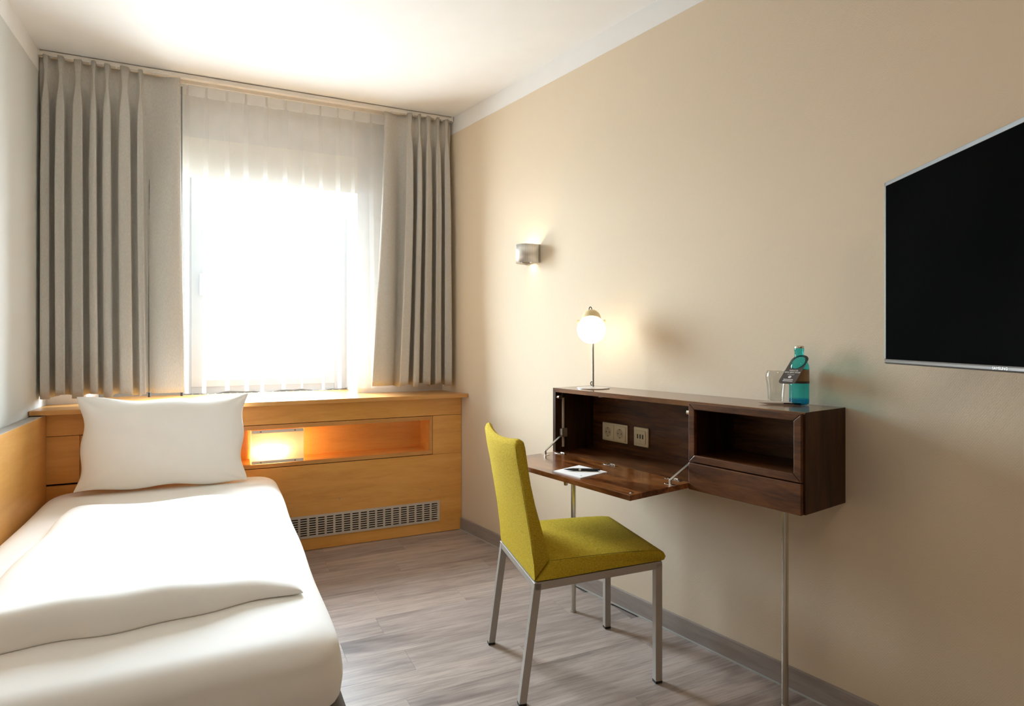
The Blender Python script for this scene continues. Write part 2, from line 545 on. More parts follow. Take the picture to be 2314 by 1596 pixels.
def thing(name, label, cat, loc=(0, 0, 0), rz=0.0, group=None, rot=None):
    o = bpy.data.objects.new(name, None)
    COL.objects.link(o)
    o.empty_display_size = 0.05
    o.location = loc
    o.rotation_euler = rot if rot else (0, 0, rz)
    tag(o, label, cat, group)
    return o
def tag(o, label, cat, group=None):
    o['label'] = label
    o['category'] = cat
    if group:
        o['group'] = group
def struct(o, label=None):
    o['kind'] = 'structure'
    if label:
        o['label'] = label
    return o
def text(name, body, size, mat, parent, loc, rot, extrude=0.0002, align='CENTER', shear=0.0, sx_=1.0):
    c = bpy.data.curves.new(name, 'FONT')
    c.body = body
    c.size = size
    c.extrude = extrude
    c.align_x = align
    c.align_y = 'CENTER'
    c.shear = shear
    o = bpy.data.objects.new(name, c)
    COL.objects.link(o)
    dg = bpy.context.evaluated_depsgraph_get()
    me = bpy.data.meshes.new_from_object(o.evaluated_get(dg))
    bpy.data.objects.remove(o)
    me.materials.clear()
    me.materials.append(mat)
    o = bpy.data.objects.new(name, me)
    COL.objects.link(o)
    o.parent = parent
    o.location = loc
    o.rotation_euler = rot
    o.scale = (sx_, 1, 1)
    return o

# ================================================================== STRUCTURE
# floor slab and planks
mb = MB()
mb.prism([(XL - .1, YN), (wallx(YN) + .1, YN), (wallx(3.75) + .1, 3.75), (XL - .1, 3.75)], 'z', -0.12, -0.006)
floor = struct(mb.build('floor', M['subfloor']), 'grey oak plank floor')
PW = 0.1525
JX = {0: 0.506, 1: 0.92, 2: 1.41, 3: 0.815, 4: 1.24, 5: 0.638, 6: 0.985, 7: 0.58, 8: 1.33, 9: 0.618, 10: 1.02, 11: 1.46}
for k in range(32):
    y1 = 3.52 - k * PW + 0.09
    y0 = y1 - PW
    if y1 < YN:
        break
    j = JX.get(k, random.uniform(0.3, 1.4))
    cuts = [XL]
    x = j - 0.92 * 3
    while x < 2.6:
        if x > XL + 0.08:
            cuts.append(x)
        x += 0.92
    for a, c in zip(cuts, cuts[1:] + [9]):
        g = 0.0003
        lim0, lim1 = wallx(y0) - .002, wallx(y1) - .002
        if a > min(lim0, lim1) - 0.03:
            continue
        c0, c1 = min(c - g, lim0), min(c - g, lim1)
        ym = (y0 + y1) / 2
        xm = (a + min(c0, c1)) / 2
        mb = MB()
        mb.prism([(a + g - xm, y0 + g - ym), (c0 - xm, y0 + g - ym), (c1 - xm, y1 - g - ym), (a + g - xm, y1 - g - ym)], 'z', -0.005, 0.0)
        o = mb.build('plank', M['plank'], floor, loc=(xm, ym, 0))

mb = MB()
mb.prism([(XL - .12, YN), (wallx(YN) + .12, YN), (wallx(4.3) + .12, 4.3), (XL - .12, 4.3)], 'z', CEIL, CEIL + .1)
struct(mb.build('ceiling', M['white']), 'white painted ceiling')
mb = MB(); mb.box(XL - .1, XL, YN, 3.76, -.1, BAND)
struct(mb.build('wall_left', M['wall_left']), 'pale grey papered wall beside the bed')
mb = MB(); mb.box(XL - .1, XL + .0015, YN, 3.76, BAND, CEIL)
struct(mb.build('trim_1', M['white']), 'white painted band above the grey wall')
L = 5.6
def wall_box(z0, z1, dd=0.0):
    mb = MB()
    pts = [W(-0.75, dd), W(L, dd), W(L, -.1), W(-0.75, -.1)]
    mb.prism([(p.x, p.y) for p in pts], 'z', z0, z1)
    return mb
struct(wall_box(-.1, BAND).build('wall_right', M['wall_right']), 'beige textured wallpaper wall')
struct(wall_box(BAND, CEIL, 0.0015).build('trim_2', M['white']), 'white painted band above the beige wall')
# skirting along the right wall (local frame of the wall)
sk = struct(MB().box(0.002, L - .2, -0.012, 0, 0.0, 0.073, 0.0015).build('baseboard_right', M['skirting'], loc=W(0, 0, 0), rot=(0, 0, ANG)), 'grey oak skirting board')
MB().box(0.002, L - .2, -0.0165, -0.012, 0.0, 0.0045).build('caulk_line', M['caulk'], sk)
mb = MB(); mb.box(XL - .1, wallx(YN) + .2, YN - .1, YN, -.1, CEIL)
struct(mb.build('wall_near', M['near']), 'wall behind the camera')

# far wall with the window niche
WY = 3.75
NX0, NX1, NZ = -0.62, 0.745, 2.258
mb = MB()
mb.box(XL - .1, NX0, WY, 4.25, -.1, CEIL)
mb.box(NX1, wallx(WY) + .25, WY, 4.25, -.1, CEIL)
mb.box(NX0, NX1, WY, 4.25, NZ, CEIL)
mb.box(NX0, NX1, WY, 4.25, -.1, 0.80)
struct(mb.build('wall_far', M['wall_far']), 'window wall with a deep window niche')

# window in the niche
win = thing('window_1', 'white casement window behind the sheer curtain', 'window', (0.26, 4.12, 0.83))
del win['category']
win['kind'] = 'structure'
def wrel(x0, x1, y0, y1, z0, z1, bev=0.002):
    return MB().box(x0 - .26, x1 - .26, y0 - 4.12, y1 - 4.12, z0 - .83, z1 - .83, bev)
GX0, GX1, GZ0, GZ1 = -0.085, 0.606, 0.917, 2.118
mb = MB()
for a in ((NX0, GX0 - .075, 4.10, 4.18, .83, NZ - .10), (GX1 + .06, NX1, 4.10, 4.18, .83, NZ - .10), (GX0 - .075, GX1 + .06, 4.10, 4.18, .83, .875), (GX0 - .075, GX1 + .06, 4.10, 4.18, 2.155, NZ - .10)):
    mb.box(a[0] - .26, a[1] - .26, a[2] - 4.12, a[3] - 4.12, a[4] - .83, a[5] - .83, 0.002)
mb.build('window_frame', M['window_darkened'], win)
mb = MB()
for a in ((GX0 - .075, GX0, .875, 2.155), (GX1, GX1 + .06, .875, 2.155), (GX0, GX1, .875, GZ0), (GX0, GX1, GZ1, 2.155)):
    mb.box(a[0] - .26, a[1] - .26, 4.085 - 4.12, 4.15 - 4.12, a[2] - .83, a[3] - .83, 0.003)
mb.build('sash', M['window_darkened'], win)
wrel(GX0, GX1, 4.12, 4.124, GZ0, GZ1, 0).build('pane', M['pane'], win)
wrel(NX0, NX1, 4.07, 4.19, NZ - .10, NZ, .003).build('shutter_box', M['shutter_box'], win)
wrel(NX0 - .001, NX1 + .001, 3.7505, 3.757, 2.040, NZ + .001, 0).build('blind', M['shutter_box'], win)
MB().box(GX0 - .03 - .26, GX0 - .012 - .26, 4.06 - 4.12, 4.085 - 4.12, 1.42 - .83, 1.55 - .83, .004).build('window_handle', M['alu'], win)

# ================================================================== WINDOW BENCH (radiator cabinet under the window)
CY = 3.514
cab = thing('radiator_cabinet', 'honey beech radiator cabinet built in under the window', 'cabinet', (0.3, CY, 0))
def cb(x0, x1, y0, y1, z0, z1, bev=0.0008):
    return MB().box(x0 - .3, x1 - .3, y0 - CY, y1 - CY, z0, z1, bev)
xr = lambda y: wallx(y) - .003
# window board (top), follows the skewed wall at the right, runs into the niche
mb = MB()
pts = [(XL + .004, 3.437), (xr(3.437), 3.437), (xr(WY), WY - .002), (NX1 - .002, WY - .002), (NX1 - .002, 4.098), (NX0 + .002, 4.098), (NX0 + .002, WY - .002), (XL + .004, WY - .002)]
mb.prism([(x - .3, y - CY) for x, y in pts], 'z', 0.812, 0.833)
mb.build('window_board', M['beech_top'], cab)
cb(XL + .004, xr(3.45), 3.4345, 3.437, 0.812, 0.833, .0006).build('board_edge', M['beech_edge'], cab)
G = 0.0012
XC0, XC1 = -0.782, 1.3255
cb(XC0, XC1, CY, CY + .018, 0.703 + G, 0.806).build('upper_panel', M['beech'], cab)
cb(XC0, -0.607, CY, CY + .018, 0.478 + G, 0.703 - G).build('left_panel', M['beech'], cab)
cb(1.144, XC1, CY, CY + .018, 0.470 + G, 0.703 - G).build('right_panel', M['beech'], cab)
# niche trim
NZ0, NZ1 = 0.496, 0.677
mb = MB()
for a in ((-.605, 1.142, .678, .701), (-.605, 1.142, .474, .495), (-.605, -.587, .495, .678), (1.124, 1.142, .495, .678)):
    mb.box(a[0] - .3, a[1] - .3, -.001, .018, a[2], a[3], .0008)
mb.build('niche_trim', M['beech_edge'], cab)
mb = MB()
mb.box(-.60 - .3, 1.137 - .3, .186, .20, .475, .70)
mb.box(-.60 - .3, 1.137 - .3, .018, .19, .474, .495)
mb.box(-.60 - .3, 1.137 - .3, .018, .19, .678, .70)
mb.box(-.605 - .3, -.587 - .3, .018, .19, .475, .70)
mb.box(1.124 - .3, 1.142 - .3, .018, .19, .475, .70)
mb.build('niche_lining', M['beech'], cab)
# lower panel with the opening for the grille
GR = (0.215, 1.186, 0.069, 0.193)
mb = MB()
ox0, ox1, oz0, oz1 = GR[0] + .012, GR[1] - .012, GR[2] + .008, GR[3] - .008
for a in ((XC0, ox0, .003, .470), (ox1, XC1, .003, .470), (ox0, ox1, oz1, .470), (ox0, ox1, .003, oz0)):
    mb.box(a[0] - .3, a[1] - .3, 0, .018, a[2], a[3])
mb.build('lower_panel', M['beech'], cab)
cb(XC0 + .01, XC1 - .01, CY + .03, CY + .20, .01, .03, 0).build('cabinet_floor', M['dark'], cab)
mb = MB()
for i in range(8):
    mb.box(ox0 - .3, ox1 - .3, .06, .16, .06 + i * .018, .062 + i * .018)
mb.cyl((ox0 - .3, .10, .10), (ox1 - .3, .10, .10), .012)
mb.build('convector', M['dark'], cab)
for (x, z) in ((0.60, 0.268), (1.127, 0.262)):
    MB().cyl((x - .3, -.0012, z), (x - .3, .002, z), .0042, 10).build('screw_cover', M['frame_grey'], cab)
# perforated grille: plate with slot holes
bm = MB()
PX, LX = 0.0466, 0.0365
rows_ = 8
z_top, z_bot = 0.1815, 0.0795
pz = (z_top - z_bot) / rows_
x_r = 1.1715
ncol = 20
hz = 0.0032
def plate_cell(x0, x1, z0, z1, hx0, hx1, hz0, hz1):
    B = bm.bm
    yF = -.003
    c = [B.verts.new((x, yF, z)) for x, z in ((x0, z0), (x1, z0), (x1, z1), (x0, z1))]
    r = (hz1 - hz0) / 2
    zc = (hz0 + hz1) / 2
    quads = []
    for (cxx, a0) in ((hx0 + r, PI), (hx1 - r, 1.5 * PI), (hx1 - r, 0), (hx0 + r, .5 * PI)):
        quads.append([B.verts.new((cxx + r * math.cos(a0 + q * PI / 4), yF, zc + r * math.sin(a0 + q * PI / 4))) for q in range(3)])
    for k in range(4):
        q = quads[k]
        B.faces.new((c[k], q[1], q[0])); B.faces.new((c[k], q[2], q[1]))
        n = (k + 1) % 4
        if (q[2].co - quads[n][0].co).length > 1e-6:
            B.faces.new((c[k], c[n], quads[n][0], q[2]))
        else:
            B.faces.new((c[k], c[n], q[2]))
for ci in range(ncol):
    hx1 = x_r - ci * PX - .3
    hx0 = hx1 - LX
    x1, x0 = hx1 + (PX - LX) / 2, hx0 - (PX - LX) / 2
    for ri in range(rows_):
        zc = z_bot + (ri + .5) * pz
        plate_cell(x0, x1, zc - pz / 2, zc + pz / 2, hx0, hx1, zc - hz, zc + hz)
gx1 = x_r + (PX - LX) / 2 - .3
gx0 = gx1 - ncol * PX
for a in ((GR[0] - .3, gx0, GR[2], GR[3]), (gx1, GR[1] - .3, GR[2], GR[3]), (gx0, gx1, z_top, GR[3]), (gx0, gx1, GR[2], z_bot)):
    vs_ = [bm.bm.verts.new((x, -.003, z)) for x, z in ((a[0], a[2]), (a[1], a[2]), (a[1], a[3]), (a[0], a[3]))]
    bm.bm.faces.new(vs_)
gr_o = bm.build('ventilation_grille', M['grille'], cab)
md = gr_o.modifiers.new('thickness', 'SOLIDIFY'); md.thickness = 0.0028; md.offset = 0
# slim vent let into the window board by the glass
mb = MB()
mb.box(-0.20 - .3, 0.70 - .3, 4.035 - CY, 4.085 - CY, .833, .8355, .0006)
vent = mb.build('board_vent', M['alu'], cab)
mb = MB()
for i in range(22):
    mb.box(-.185 + i * .04 - .3, -.155 + i * .04 - .3, 4.05 - CY, 4.07 - CY, .8355, .836)
mb.build('vent_slot', M['dark'], vent)

# bed-side panel along the left wall
hp = MB().box(-0.0225, 0.0225, 0, 2.056, 0, 0.7555, .001).build('bed_side_panel', M['beech_panel'], loc=(-0.7575, 1.452, 0.05))
tag(hp, 'long beech panel on the grey wall along the left side of the bed', 'panel')
MB().box(-0.0225, 0.0225, 0, 2.056, 0.7555, 0.758, .0005).build('top_edge', M['frame_grey'], hp)
for y in (0.15, 1.0, 1.9):
    MB().box(-.015, .015, y - .02, y + .02, -.05, 0).build('foot', M['frame_grey'], hp)

# ================================================================== LIT NICHE LAMP
nl = thing('niche_lamp', 'lit frosted glass lamp with screwed metal strips inside the beech niche', 'lamp', (0.2755, 3.60, 0.4955))
xa, xb = -.1325, .1325
zt = 0.181
# frosted glass: flat front with a rounded left flank and a short right return
path = [(xa - .0, .085)] + [(xa + .010 - .010 * math.cos(a) - 0.0, -.075 - .012 * math.sin(a)) for a in [i * PI / 2 / 6 for i in range(7)]] + [(xb - .003, -.087), (xb, -.084), (xb, -.06)]
mb = MB()
rws = mb.grid(lambda u, v: (path[round(u * (len(path) - 1))][0], path[round(u * (len(path) - 1))][1], .002 + v * (zt - .004)), len(path) - 1, 1)
gl = mb.build('glass_diffuser', M['frost'], nl, True, auto=40)
md = gl.modifiers.new('thickness', 'SOLIDIFY'); md.thickness = .003; md.offset = 0
for (z0, z1, nm) in ((zt - .017, zt - .001, 'top'), (.001, .017, 'low')):
    st = MB().box(xa + .004, xb - .002, -.0925, -.0895, z0, z1, .0005).build('metal_strip', M['strip'], nl)
    for x in (xa + .048, xb - .045):
        MB().cyl((x, -.0945, (z0 + z1) / 2), (x, -.092, (z0 + z1) / 2), .0042, 12).build('screw', M['label'], st)
MB().box(xa + .02, xb - .04, .07, .083, .03, zt - .03, .004).build('back_plate', M['window_darkened'], nl)
mb = MB()
mb.cyl((xa + .045, -.050, .060), (xb - .105, -.050, .056), .019, 16)
mb.sphere((xa + .045, -.050, .060), .024, 16, 10)
mb.sphere((xb - .105, -.050, .056), .019, 16, 10)
mb.build('bulb', M['bulb_glow'], nl, True)

# ================================================================== BED
bed = thing('bed', 'single bed with white fitted sheet on a grey base', 'bed', (-0.225, 2.48, 0))
def br(x0, x1, y0, y1, z0, z1, bev=0.0, seg=2):
    return MB().box(x0 + .225, x1 + .225, y0 - 2.48, y1 - 2.48, z0, z1, bev, seg)
br(-.728, .279, 1.50, 3.505, .06, .262, .012, 3).build('bed_base', M['base_grey'], bed, True, auto=50)
for (x, y) in ((-.66, 1.62), (.21, 1.62), (-.66, 3.4), (.21, 3.4)):
    MB().cyl((x + .225, y - 2.48, 0), (x + .225, y - 2.48, .062), .025, 16, .03).build('leg', M['rubber'], bed, True, auto=40)
# mattress with fitted sheet: superellipse slab, full rounded edges, corner tucks
def mattress(u, v):
    pass
MX0, MX1, MY0, MY1, MZ0, MZ1 = -.730, .277, 1.452, 3.508, .258, .452
mb = MB()
NS, NP = 96, 18
def ring_pt(a, inset):
    hx, hy = (MX1 - MX0) / 2 - inset, (MY1 - MY0) / 2 - inset
    r = max(.004, .095 - inset * .6)
    # rounded rectangle parametrised by angle along its outline
    per = [2 * (hx - r), PI * r / 2, 2 * (hy - r), PI * r / 2] * 2
    tot = sum(per)
    d = (a % 1.0) * tot
    pos = [(hx - r, -hy)]
    k = 0
    segs = [((-(hx - r), -hy), (1, 0)), ((hx - r, -(hy - r)), -PI / 2), ((hx, -(hy - r)), (0, 1)), ((hx - r, hy - r), 0), ((hx - r, hy), (-1, 0)), ((-(hx - r), hy - r), PI / 2), ((-hx, hy - r), (0, -1)), ((-(hx - r), -(hy - r)), PI)]
    while d > per[k] + 1e-9 and k < 7:
        d -= per[k]; k += 1
    p, q = segs[k]
    if k % 2 == 0:
        return p[0] + q[0] * d, p[1] + q[1] * d
    ang = q + d / r
    return p[0] + r * math.cos(ang), p[1] + r * math.sin(ang)
prof = []
for i in range(NP + 1):
    tt = i / NP
    # bottom tuck -> bulging side -> rounded shoulder -> flat top
    if tt < .12:
        q = tt / .12
        prof.append((.100 * (1 - q) ** 1.6 + .006, MZ0 + .034 * q))
    elif tt < .5:
        q = (tt - .12) / .38
        prof.append((.006 * (1 - q) + .010 * q - .008 * math.sin(q * PI), MZ0 + .034 + (.103) * q))
    else:
        q = (tt - .5) / .5
        a = q * PI / 2
        prof.append((.010 + .085 * (1 - math.cos(a)), MZ0 + .137 + .057 * math.sin(a)))
for ins in (.16, .26, .36, .46):
    prof.append((ins, MZ1 - .0005 + .004 * (1 - math.exp(-(ins - .095) * 8))))
rings = []
for (ins, z) in prof:
    ring = []
    for i in range(NS):
        x, y = ring_pt(i / NS, ins)
        wob = .0025 * math.sin(y * 9 + z * 22) * (1 if z < .43 else .3)
        # the fitted sheet gathers at the foot-end corner
        ring.append(mb.bm.verts.new((x + (MX0 + MX1) / 2 + .225 + wob, y + (MY0 + MY1) / 2 - 2.48 + wob * .6, z)))
    rings.append(ring)
for k in range(len(rings) - 1):
    for i in range(NS):
        j = (i + 1) % NS
        mb.bm.faces.new((rings[k][i], rings[k][j], rings[k + 1][j], rings[k + 1][i]))
mb.bm.faces.new(list(reversed(rings[0])))
mb.bm.faces.new(rings[-1])
mt = mb.build('mattress', M['sheet'], bed, True)
md = mt.modifiers.new('smooth', 'SUBSURF'); md.levels = 1; md.render_levels = 1

# ------------------------------------------------------------------ duvet, folded flat on the bed
DX0, DX1, DY0, DY1 = -.575, .200, 1.705, 2.93
def duvet_pt(u, v, side):
    # u across, v along (0 = foot end)
    x0 = DX0 + .02 * v; x1 = DX1 - .062 * v
    yf = DY0 + .075 * u + .010 * math.sin(u * 9.0) + .006 * math.sin(u * 23 + 1)
    yb = DY1 + .10 * (1 - u) + .008 * math.sin(u * 11)
    eu, ev = abs(2 * u - 1), abs(2 * v - 1)
    x = x0 + (x1 - x0) * u
    y = yf + (yb - yf) * v
    x += .006 * math.sin(v * 14 + 2) * (1 if u > .5 else -1) * eu ** 4
    th = .072 - .030 * v + .010 * math.sin(u * 5 + v * 3)
    th *= (1 - .35 * u ** 4)
    # edge roll-off
    fu = (1 - eu ** 7) ** .5 if eu < 1 else 0
    dv = v * (yb - yf)
    fv = math.sqrt(max(0, 1 - (1 - min(1, dv / .055)) ** 2)) if v < .5 else math.sqrt(max(0, 1 - (1 - min(1, (1 - v) * (yb - yf) / .10)) ** 2))
    e = min(fu, 1) * fv
    z = .4555
    if side:
        z += th * (.06 + .94 * e) + e * (.004 * math.sin(x * 13 + y * 5) + .003 * math.sin(y * 17 - x * 9))
        # a soft crease runs parallel to the right edge
        z -= .007 * math.exp(-((u - .93) / .02) ** 2) * e * v ** .4
    # the top overhangs the contact line a little at the foot end
    if side:
        y -= .018 * math.exp(-dv / .03) * fv
    return Vector((x + .19, y - 2.3, z - .4555))
mb = MB()
NU, NV = 60, 80
vmap = [0, .004, .010, .018, .028, .04, .055, .075]
vv = vmap + [.1 + .86 * i / (NV - 8 - 5) for i in range(NV - 8 - 4)] + [.97, .98, .99, .996, 1.0]
uu = [0, .006, .014, .025, .04, .06] + [.09 + .82 * i / (NU - 12) for i in range(NU - 11)] + [.94, .96, .975, .986, .994, 1.0]
nu_, nv_ = len(uu), len(vv)
top = [[mb.bm.verts.new(duvet_pt(u, v, True)) for u in uu] for v in vv]
bot = [[mb.bm.verts.new(duvet_pt(u, v, False)) for u in uu] for v in vv]
for j in range(nv_ - 1):
    for i in range(nu_ - 1):
        mb.bm.faces.new((top[j][i], top[j][i + 1], top[j + 1][i + 1], top[j + 1][i]))
        mb.bm.faces.new((bot[j][i], bot[j + 1][i], bot[j + 1][i + 1], bot[j][i + 1]))
for i in range(nu_ - 1):
    mb.bm.faces.new((top[0][i], bot[0][i], bot[0][i + 1], top[0][i + 1]))
    mb.bm.faces.new((top[-1][i], top[-1][i + 1], bot[-1][i + 1], bot[-1][i]))
for j in range(nv_ - 1):
    mb.bm.faces.new((top[j][0], top[j + 1][0], bot[j + 1][0], bot[j][0]))
    mb.bm.faces.new((top[j][-1], bot[j][-1], bot[j + 1][-1], top[j + 1][-1]))
dv_o = mb.build('duvet', M['sheet'], None, True, loc=(-.19, 2.3, .4565))
tag(dv_o, 'folded white duvet lying flat on the bed before the pillow', 'duvet')

# ------------------------------------------------------------------ pillow, standing against the cabinet
PWD, PHT = .70, .425
def pillow_pt(u, v, sgn):
    a, c = 2 * u - 1, 2 * v - 1
    hw = PWD / 2 * (1 - .055 * (1 - c * c) - .0)
    hh = PHT / 2 * (1 - .085 * (1 - a * a)) if c > 0 else PHT / 2 * (1 - .022 * (1 - a * a))
    x = a * hw + .008 * math.sin(c * 6 + a) * abs(a) ** 6
    z = c * hh + (.006 * math.sin(a * 7 + 1) * abs(c) ** 8)
    th = .085 * max(0, (1 - abs(a) ** 3.2)) ** .55 * max(0, (1 - abs(c) ** 3.0)) ** .55
    th += .004 * math.sin(a * 5 + c * 8) * (1 - a * a) * (1 - c * c)
    # creases that fan out of the corners
    for (ca, cc) in ((-1, 1), (1, 1), (-1, -1), (1, -1)):
        da, dc = (a - ca), (c - cc)
        rr = math.hypot(da * 1.3, dc)
        th += .006 * math.sin(math.atan2(dc, da) * 9) * math.exp(-rr * 3.0) * min(1, rr * 4)
    th = max(th, .002)
    return Vector((x, sgn * th - (.014 * c * c if sgn < 0 else 0), z + PHT / 2))
mb = MB()
n1, n2 = 56, 40
def uni(i, n):
    q = i / n
    return .5 - .5 * math.cos(q * PI) * (.75) - .125 * (1 - 2 * q) if True else q
F_ = [[mb.bm.verts.new(pillow_pt(uni(i, n1), uni(j, n2), -1)) for i in range(n1 + 1)] for j in range(n2 + 1)]
B_ = [[mb.bm.verts.new(pillow_pt(uni(i, n1), uni(j, n2), 1)) for i in range(n1 + 1)] for j in range(n2 + 1)]
for j in range(n2):
    for i in range(n1):
        mb.bm.faces.new((F_[j][i], F_[j][i + 1], F_[j + 1][i + 1], F_[j + 1][i]))
        mb.bm.faces.new((B_[j][i], B_[j + 1][i], B_[j + 1][i + 1], B_[j][i + 1]))
for i in range(n1):
    mb.bm.faces.new((F_[0][i], B_[0][i], B_[0][i + 1], F_[0][i + 1]))
    mb.bm.faces.new((F_[n2][i], F_[n2][i + 1], B_[n2][i + 1], B_[n2][i]))
for j in range(n2):
    mb.bm.faces.new((F_[j][0], F_[j + 1][0], B_[j + 1][0], B_[j][0]))
    mb.bm.faces.new((F_[j][n1], B_[j][n1], B_[j + 1][n1], F_[j + 1][n1]))
pw = mb.build('pillow', M['sheet'], None, True, loc=(-.240, 3.318, .4650), rot=(math.radians(-5.5), math.radians(1.2), 0))
tag(pw, 'plump white pillow standing upright against the beech cabinet', 'pillow')

# ================================================================== CURTAINS
rl = thing('curtain_rail', 'slim cream double curtain rail along the ceiling', 'curtain rail', (0.255, 3.625, CEIL))
mb = MB()
mb.box(-1.035, 1.043, -.028, -.012, -.027, -.002, .001)
mb.box(-1.035, 1.043, -.028, .075, -.006, -.001)
mb.box(-1.035, 1.043, .058, .072, -.024, -.002, .001)
mb.build('rail', M['rail'], rl)
for x in (-1.038, 1.043):
    MB().box(x - .004, x + .004, -.031, .077, -.031, -.0005, .001).build('end_cap', M['rail'], rl)
for i in range(20):
    x = -1.0 + i * .055 if i < 11 else .66 + (i - 11) * .045
    MB().box(x - .004, x + .004, -.024, -.016, -.034, -.027, 0).build('glider', M['rail'], rl)

CB = 0.884
def curtain(name, label, folds, flat, xs_top, xs_bot, side, seedv):
    """folds: list of (width share, depth). flat: share of the width that hangs plain on the inner side."""
    rnd = random.Random(seedv)
    pts = []                                  # (share, dx share, y amplitude factor, fold id)
    tot = sum(f[0] for f in folds)
    wd0 = abs(xs_top[1] - xs_top[0]) * (1 - flat) / len(folds) * (1 if side < 0 else -1)
    acc = 0.0
    NF = 22
    for (wd_, dp) in folds:
        for i in range(NF):
            s = i / NF
            ph = 2 * PI * s
            am_ = 2 * ((1 + math.cos(ph)) / 2) ** 1.9 - 1
            pts.append((acc + wd_ / tot * s, wd_ / tot * .15 * math.sin(2 * ph), am_ * dp + .10 * math.sin(2 * ph + acc * 9), s))
        acc += wd_ / tot
    pts.append((1.0, 0, folds[-1][1], 0))
    x0t, x1t = xs_top; x0b, x1b = xs_bot
    NZ_ = 46
    mb = MB()
    rows = []
    for j in range(NZ_ + 1):
        v = j / NZ_
        z = CEIL - .035 - v * (CEIL - .035 - CB)
        fl = min(1, .45 + v * 1.6)            # folds open below the heading
        row = []
        xa_, xb_ = x0t + (x1t - x0t) * v ** 1.3 * 0 + (x0b - x0t) * v ** 1.5, 0
        xb_ = x1t + (x1b - x1t) * v ** 1.6
        k_flat = flat * (xb_ - xa_)
        for n_, (sh, dx, am, s) in enumerate(pts):
            if side < 0:
                x = xa_ + (sh + dx * fl) * (xb_ - xa_ - k_flat)
            else:
                x = xb_ - (sh + dx * fl) * (xb_ - xa_ - k_flat)
            y = 3.603 + am * .040 * fl + .006 * math.sin(sh * 17 + v * 5) * v
            # the pleat is pinched just under the heading
            pinch = math.exp(-((v - .055) / .05) ** 2)
            y -= am * .010 * pinch
            x += pinch * (wd0 * .16 * math.sin(2 * PI * s))
            dz = .010 * math.sin(sh * 23 + seedv) * (1 if v > .97 else 0)
            zz = z + (max(0, -.013 * am) if v < .01 else 0) + (dz if j == NZ_ else 0)
            row.append(Vector((x, y, zz)))
        NFL = 10
        for i in range(1, NFL + 1):
            q = i / NFL
            am0 = pts[-1][2] * .040 * fl
            y = 3.603 + am0 * (1 - q) ** 2 + .016 * math.sin(q * PI) * (-1) * v - .012 * q * v + .012 * math.sin(q * 5 + v * 4)
            x = (xb_ - k_flat * (1 - q)) if side < 0 else (xa_ + k_flat * (1 - q))
            row.append(Vector((x, y, z)))
        edge = row[0]
        ret = [Vector((edge.x, 3.735, edge.z)), Vector((edge.x, 3.69, edge.z))]
        row = ret + row
        rows.append([mb.bm.verts.new(p - Vector((0.25, 3.6, CB))) for p in row])
    for j in range(NZ_):
        for i in range(len(rows[0]) - 1):
            mb.bm.faces.new((rows[j][i], rows[j][i + 1], rows[j + 1][i + 1], rows[j + 1][i]))
    o = mb.build(name, M['curtain'], None, True, loc=(0.25, 3.6, CB))
    md = o.modifiers.new('thickness', 'SOLIDIFY'); md.thickness = .0016; md.offset = 0
    tag(o, label, 'curtain')
    return o
cl = curtain('curtain', 'wide taupe curtain gathered left of the window beside the grey wall',
             [(.95, .8), (1.0, 1.15), (1.25, .95), (.85, 1.2), (1.0, 1.0), (1.45, 1.1), (.75, 1.0)], .26,
             (-.784, -.190), (-.784, -.172), -1, 3)
crn = curtain('curtain', 'narrow taupe curtain gathered right of the window beside the beige wall',
              [(.9, .9), (.75, 1.1), (1.0, 1.0), (.7, 1.15), (1.05, 1.1)], .28,
              (.872, 1.290), (.800, 1.300), 1, 8)
for (o, x, y) in ((cl, -.333, 3.646), (cl, -.186, 3.646)):
    dr = MB().cyl((x - .25, y - 3.6, -.010), (x - .25, y - 3.6, 1.60), .004, 10).build('draw_rod', M['window_darkened'], o, True, auto=40)
    MB().cyl((x - .25, y - 3.6, -.022), (x - .25, y - 3.6, .002), .006, 12).build('rod_tip', M['black'], dr, True, auto=40)

# sheer: flat between narrow overlapped pleats
SX0, SX1, SYY = -.26, .93, 3.675
mb = MB(); rows = []
xs = []
pitches = [.098, .092, .100, .094, .104, .102, .096, .090, .098, .094, .10, .096, .094]
acc = SX0
rs = random.Random(5)
pl_list = []
for p in pitches:
    acc += p
    if acc < SX1 - .01:
        pl_list.append(acc)
NZ_ = 34
widths = [rs.uniform(.007, .015) for _ in pl_list]
drift = [rs.uniform(-.022, .022) for _ in pl_list]
for j in range(NZ_ + 1):
    v = j / NZ_
    z = 2.512 - v * (2.512 - .872)
    row = [Vector((SX0, SYY, z))]
    for k, xp in enumerate(pl_list):
        wv = widths[k] * (1 - .25 * v)
        xx = xp + drift[k] * v
        amp = .003 + .006 * v
        prev = pl_list[k - 1] + drift[k - 1] * v if k else SX0
        row.append(Vector(((prev + xx) / 2, SYY - .010 * v * math.sin(k * 2.1 + 1) - .004, z)))
        row.append(Vector((xx - wv * .3, SYY, z)))
        row.append(Vector((xx + wv, SYY - amp * .4, z)))
        row.append(Vector((xx + wv * 1.05, SYY - amp, z)))
        row.append(Vector((xx - wv, SYY - amp * 1.1, z)))
        row.append(Vector((xx - wv * 1.05, SYY - amp * 1.9, z)))
        row.append(Vector((xx + wv * .6, SYY - amp * 2, z)))
    row.append(Vector((SX1 - .12 * v * v, SYY, z)))
    if j == NZ_:
        for i, p in enumerate(row):
            p.z += .006 * math.sin(p.x * 21) + .004 * math.sin(p.x * 47)
    rows.append([mb.bm.verts.new(p - Vector((.33, SYY, .872))) for p in row])
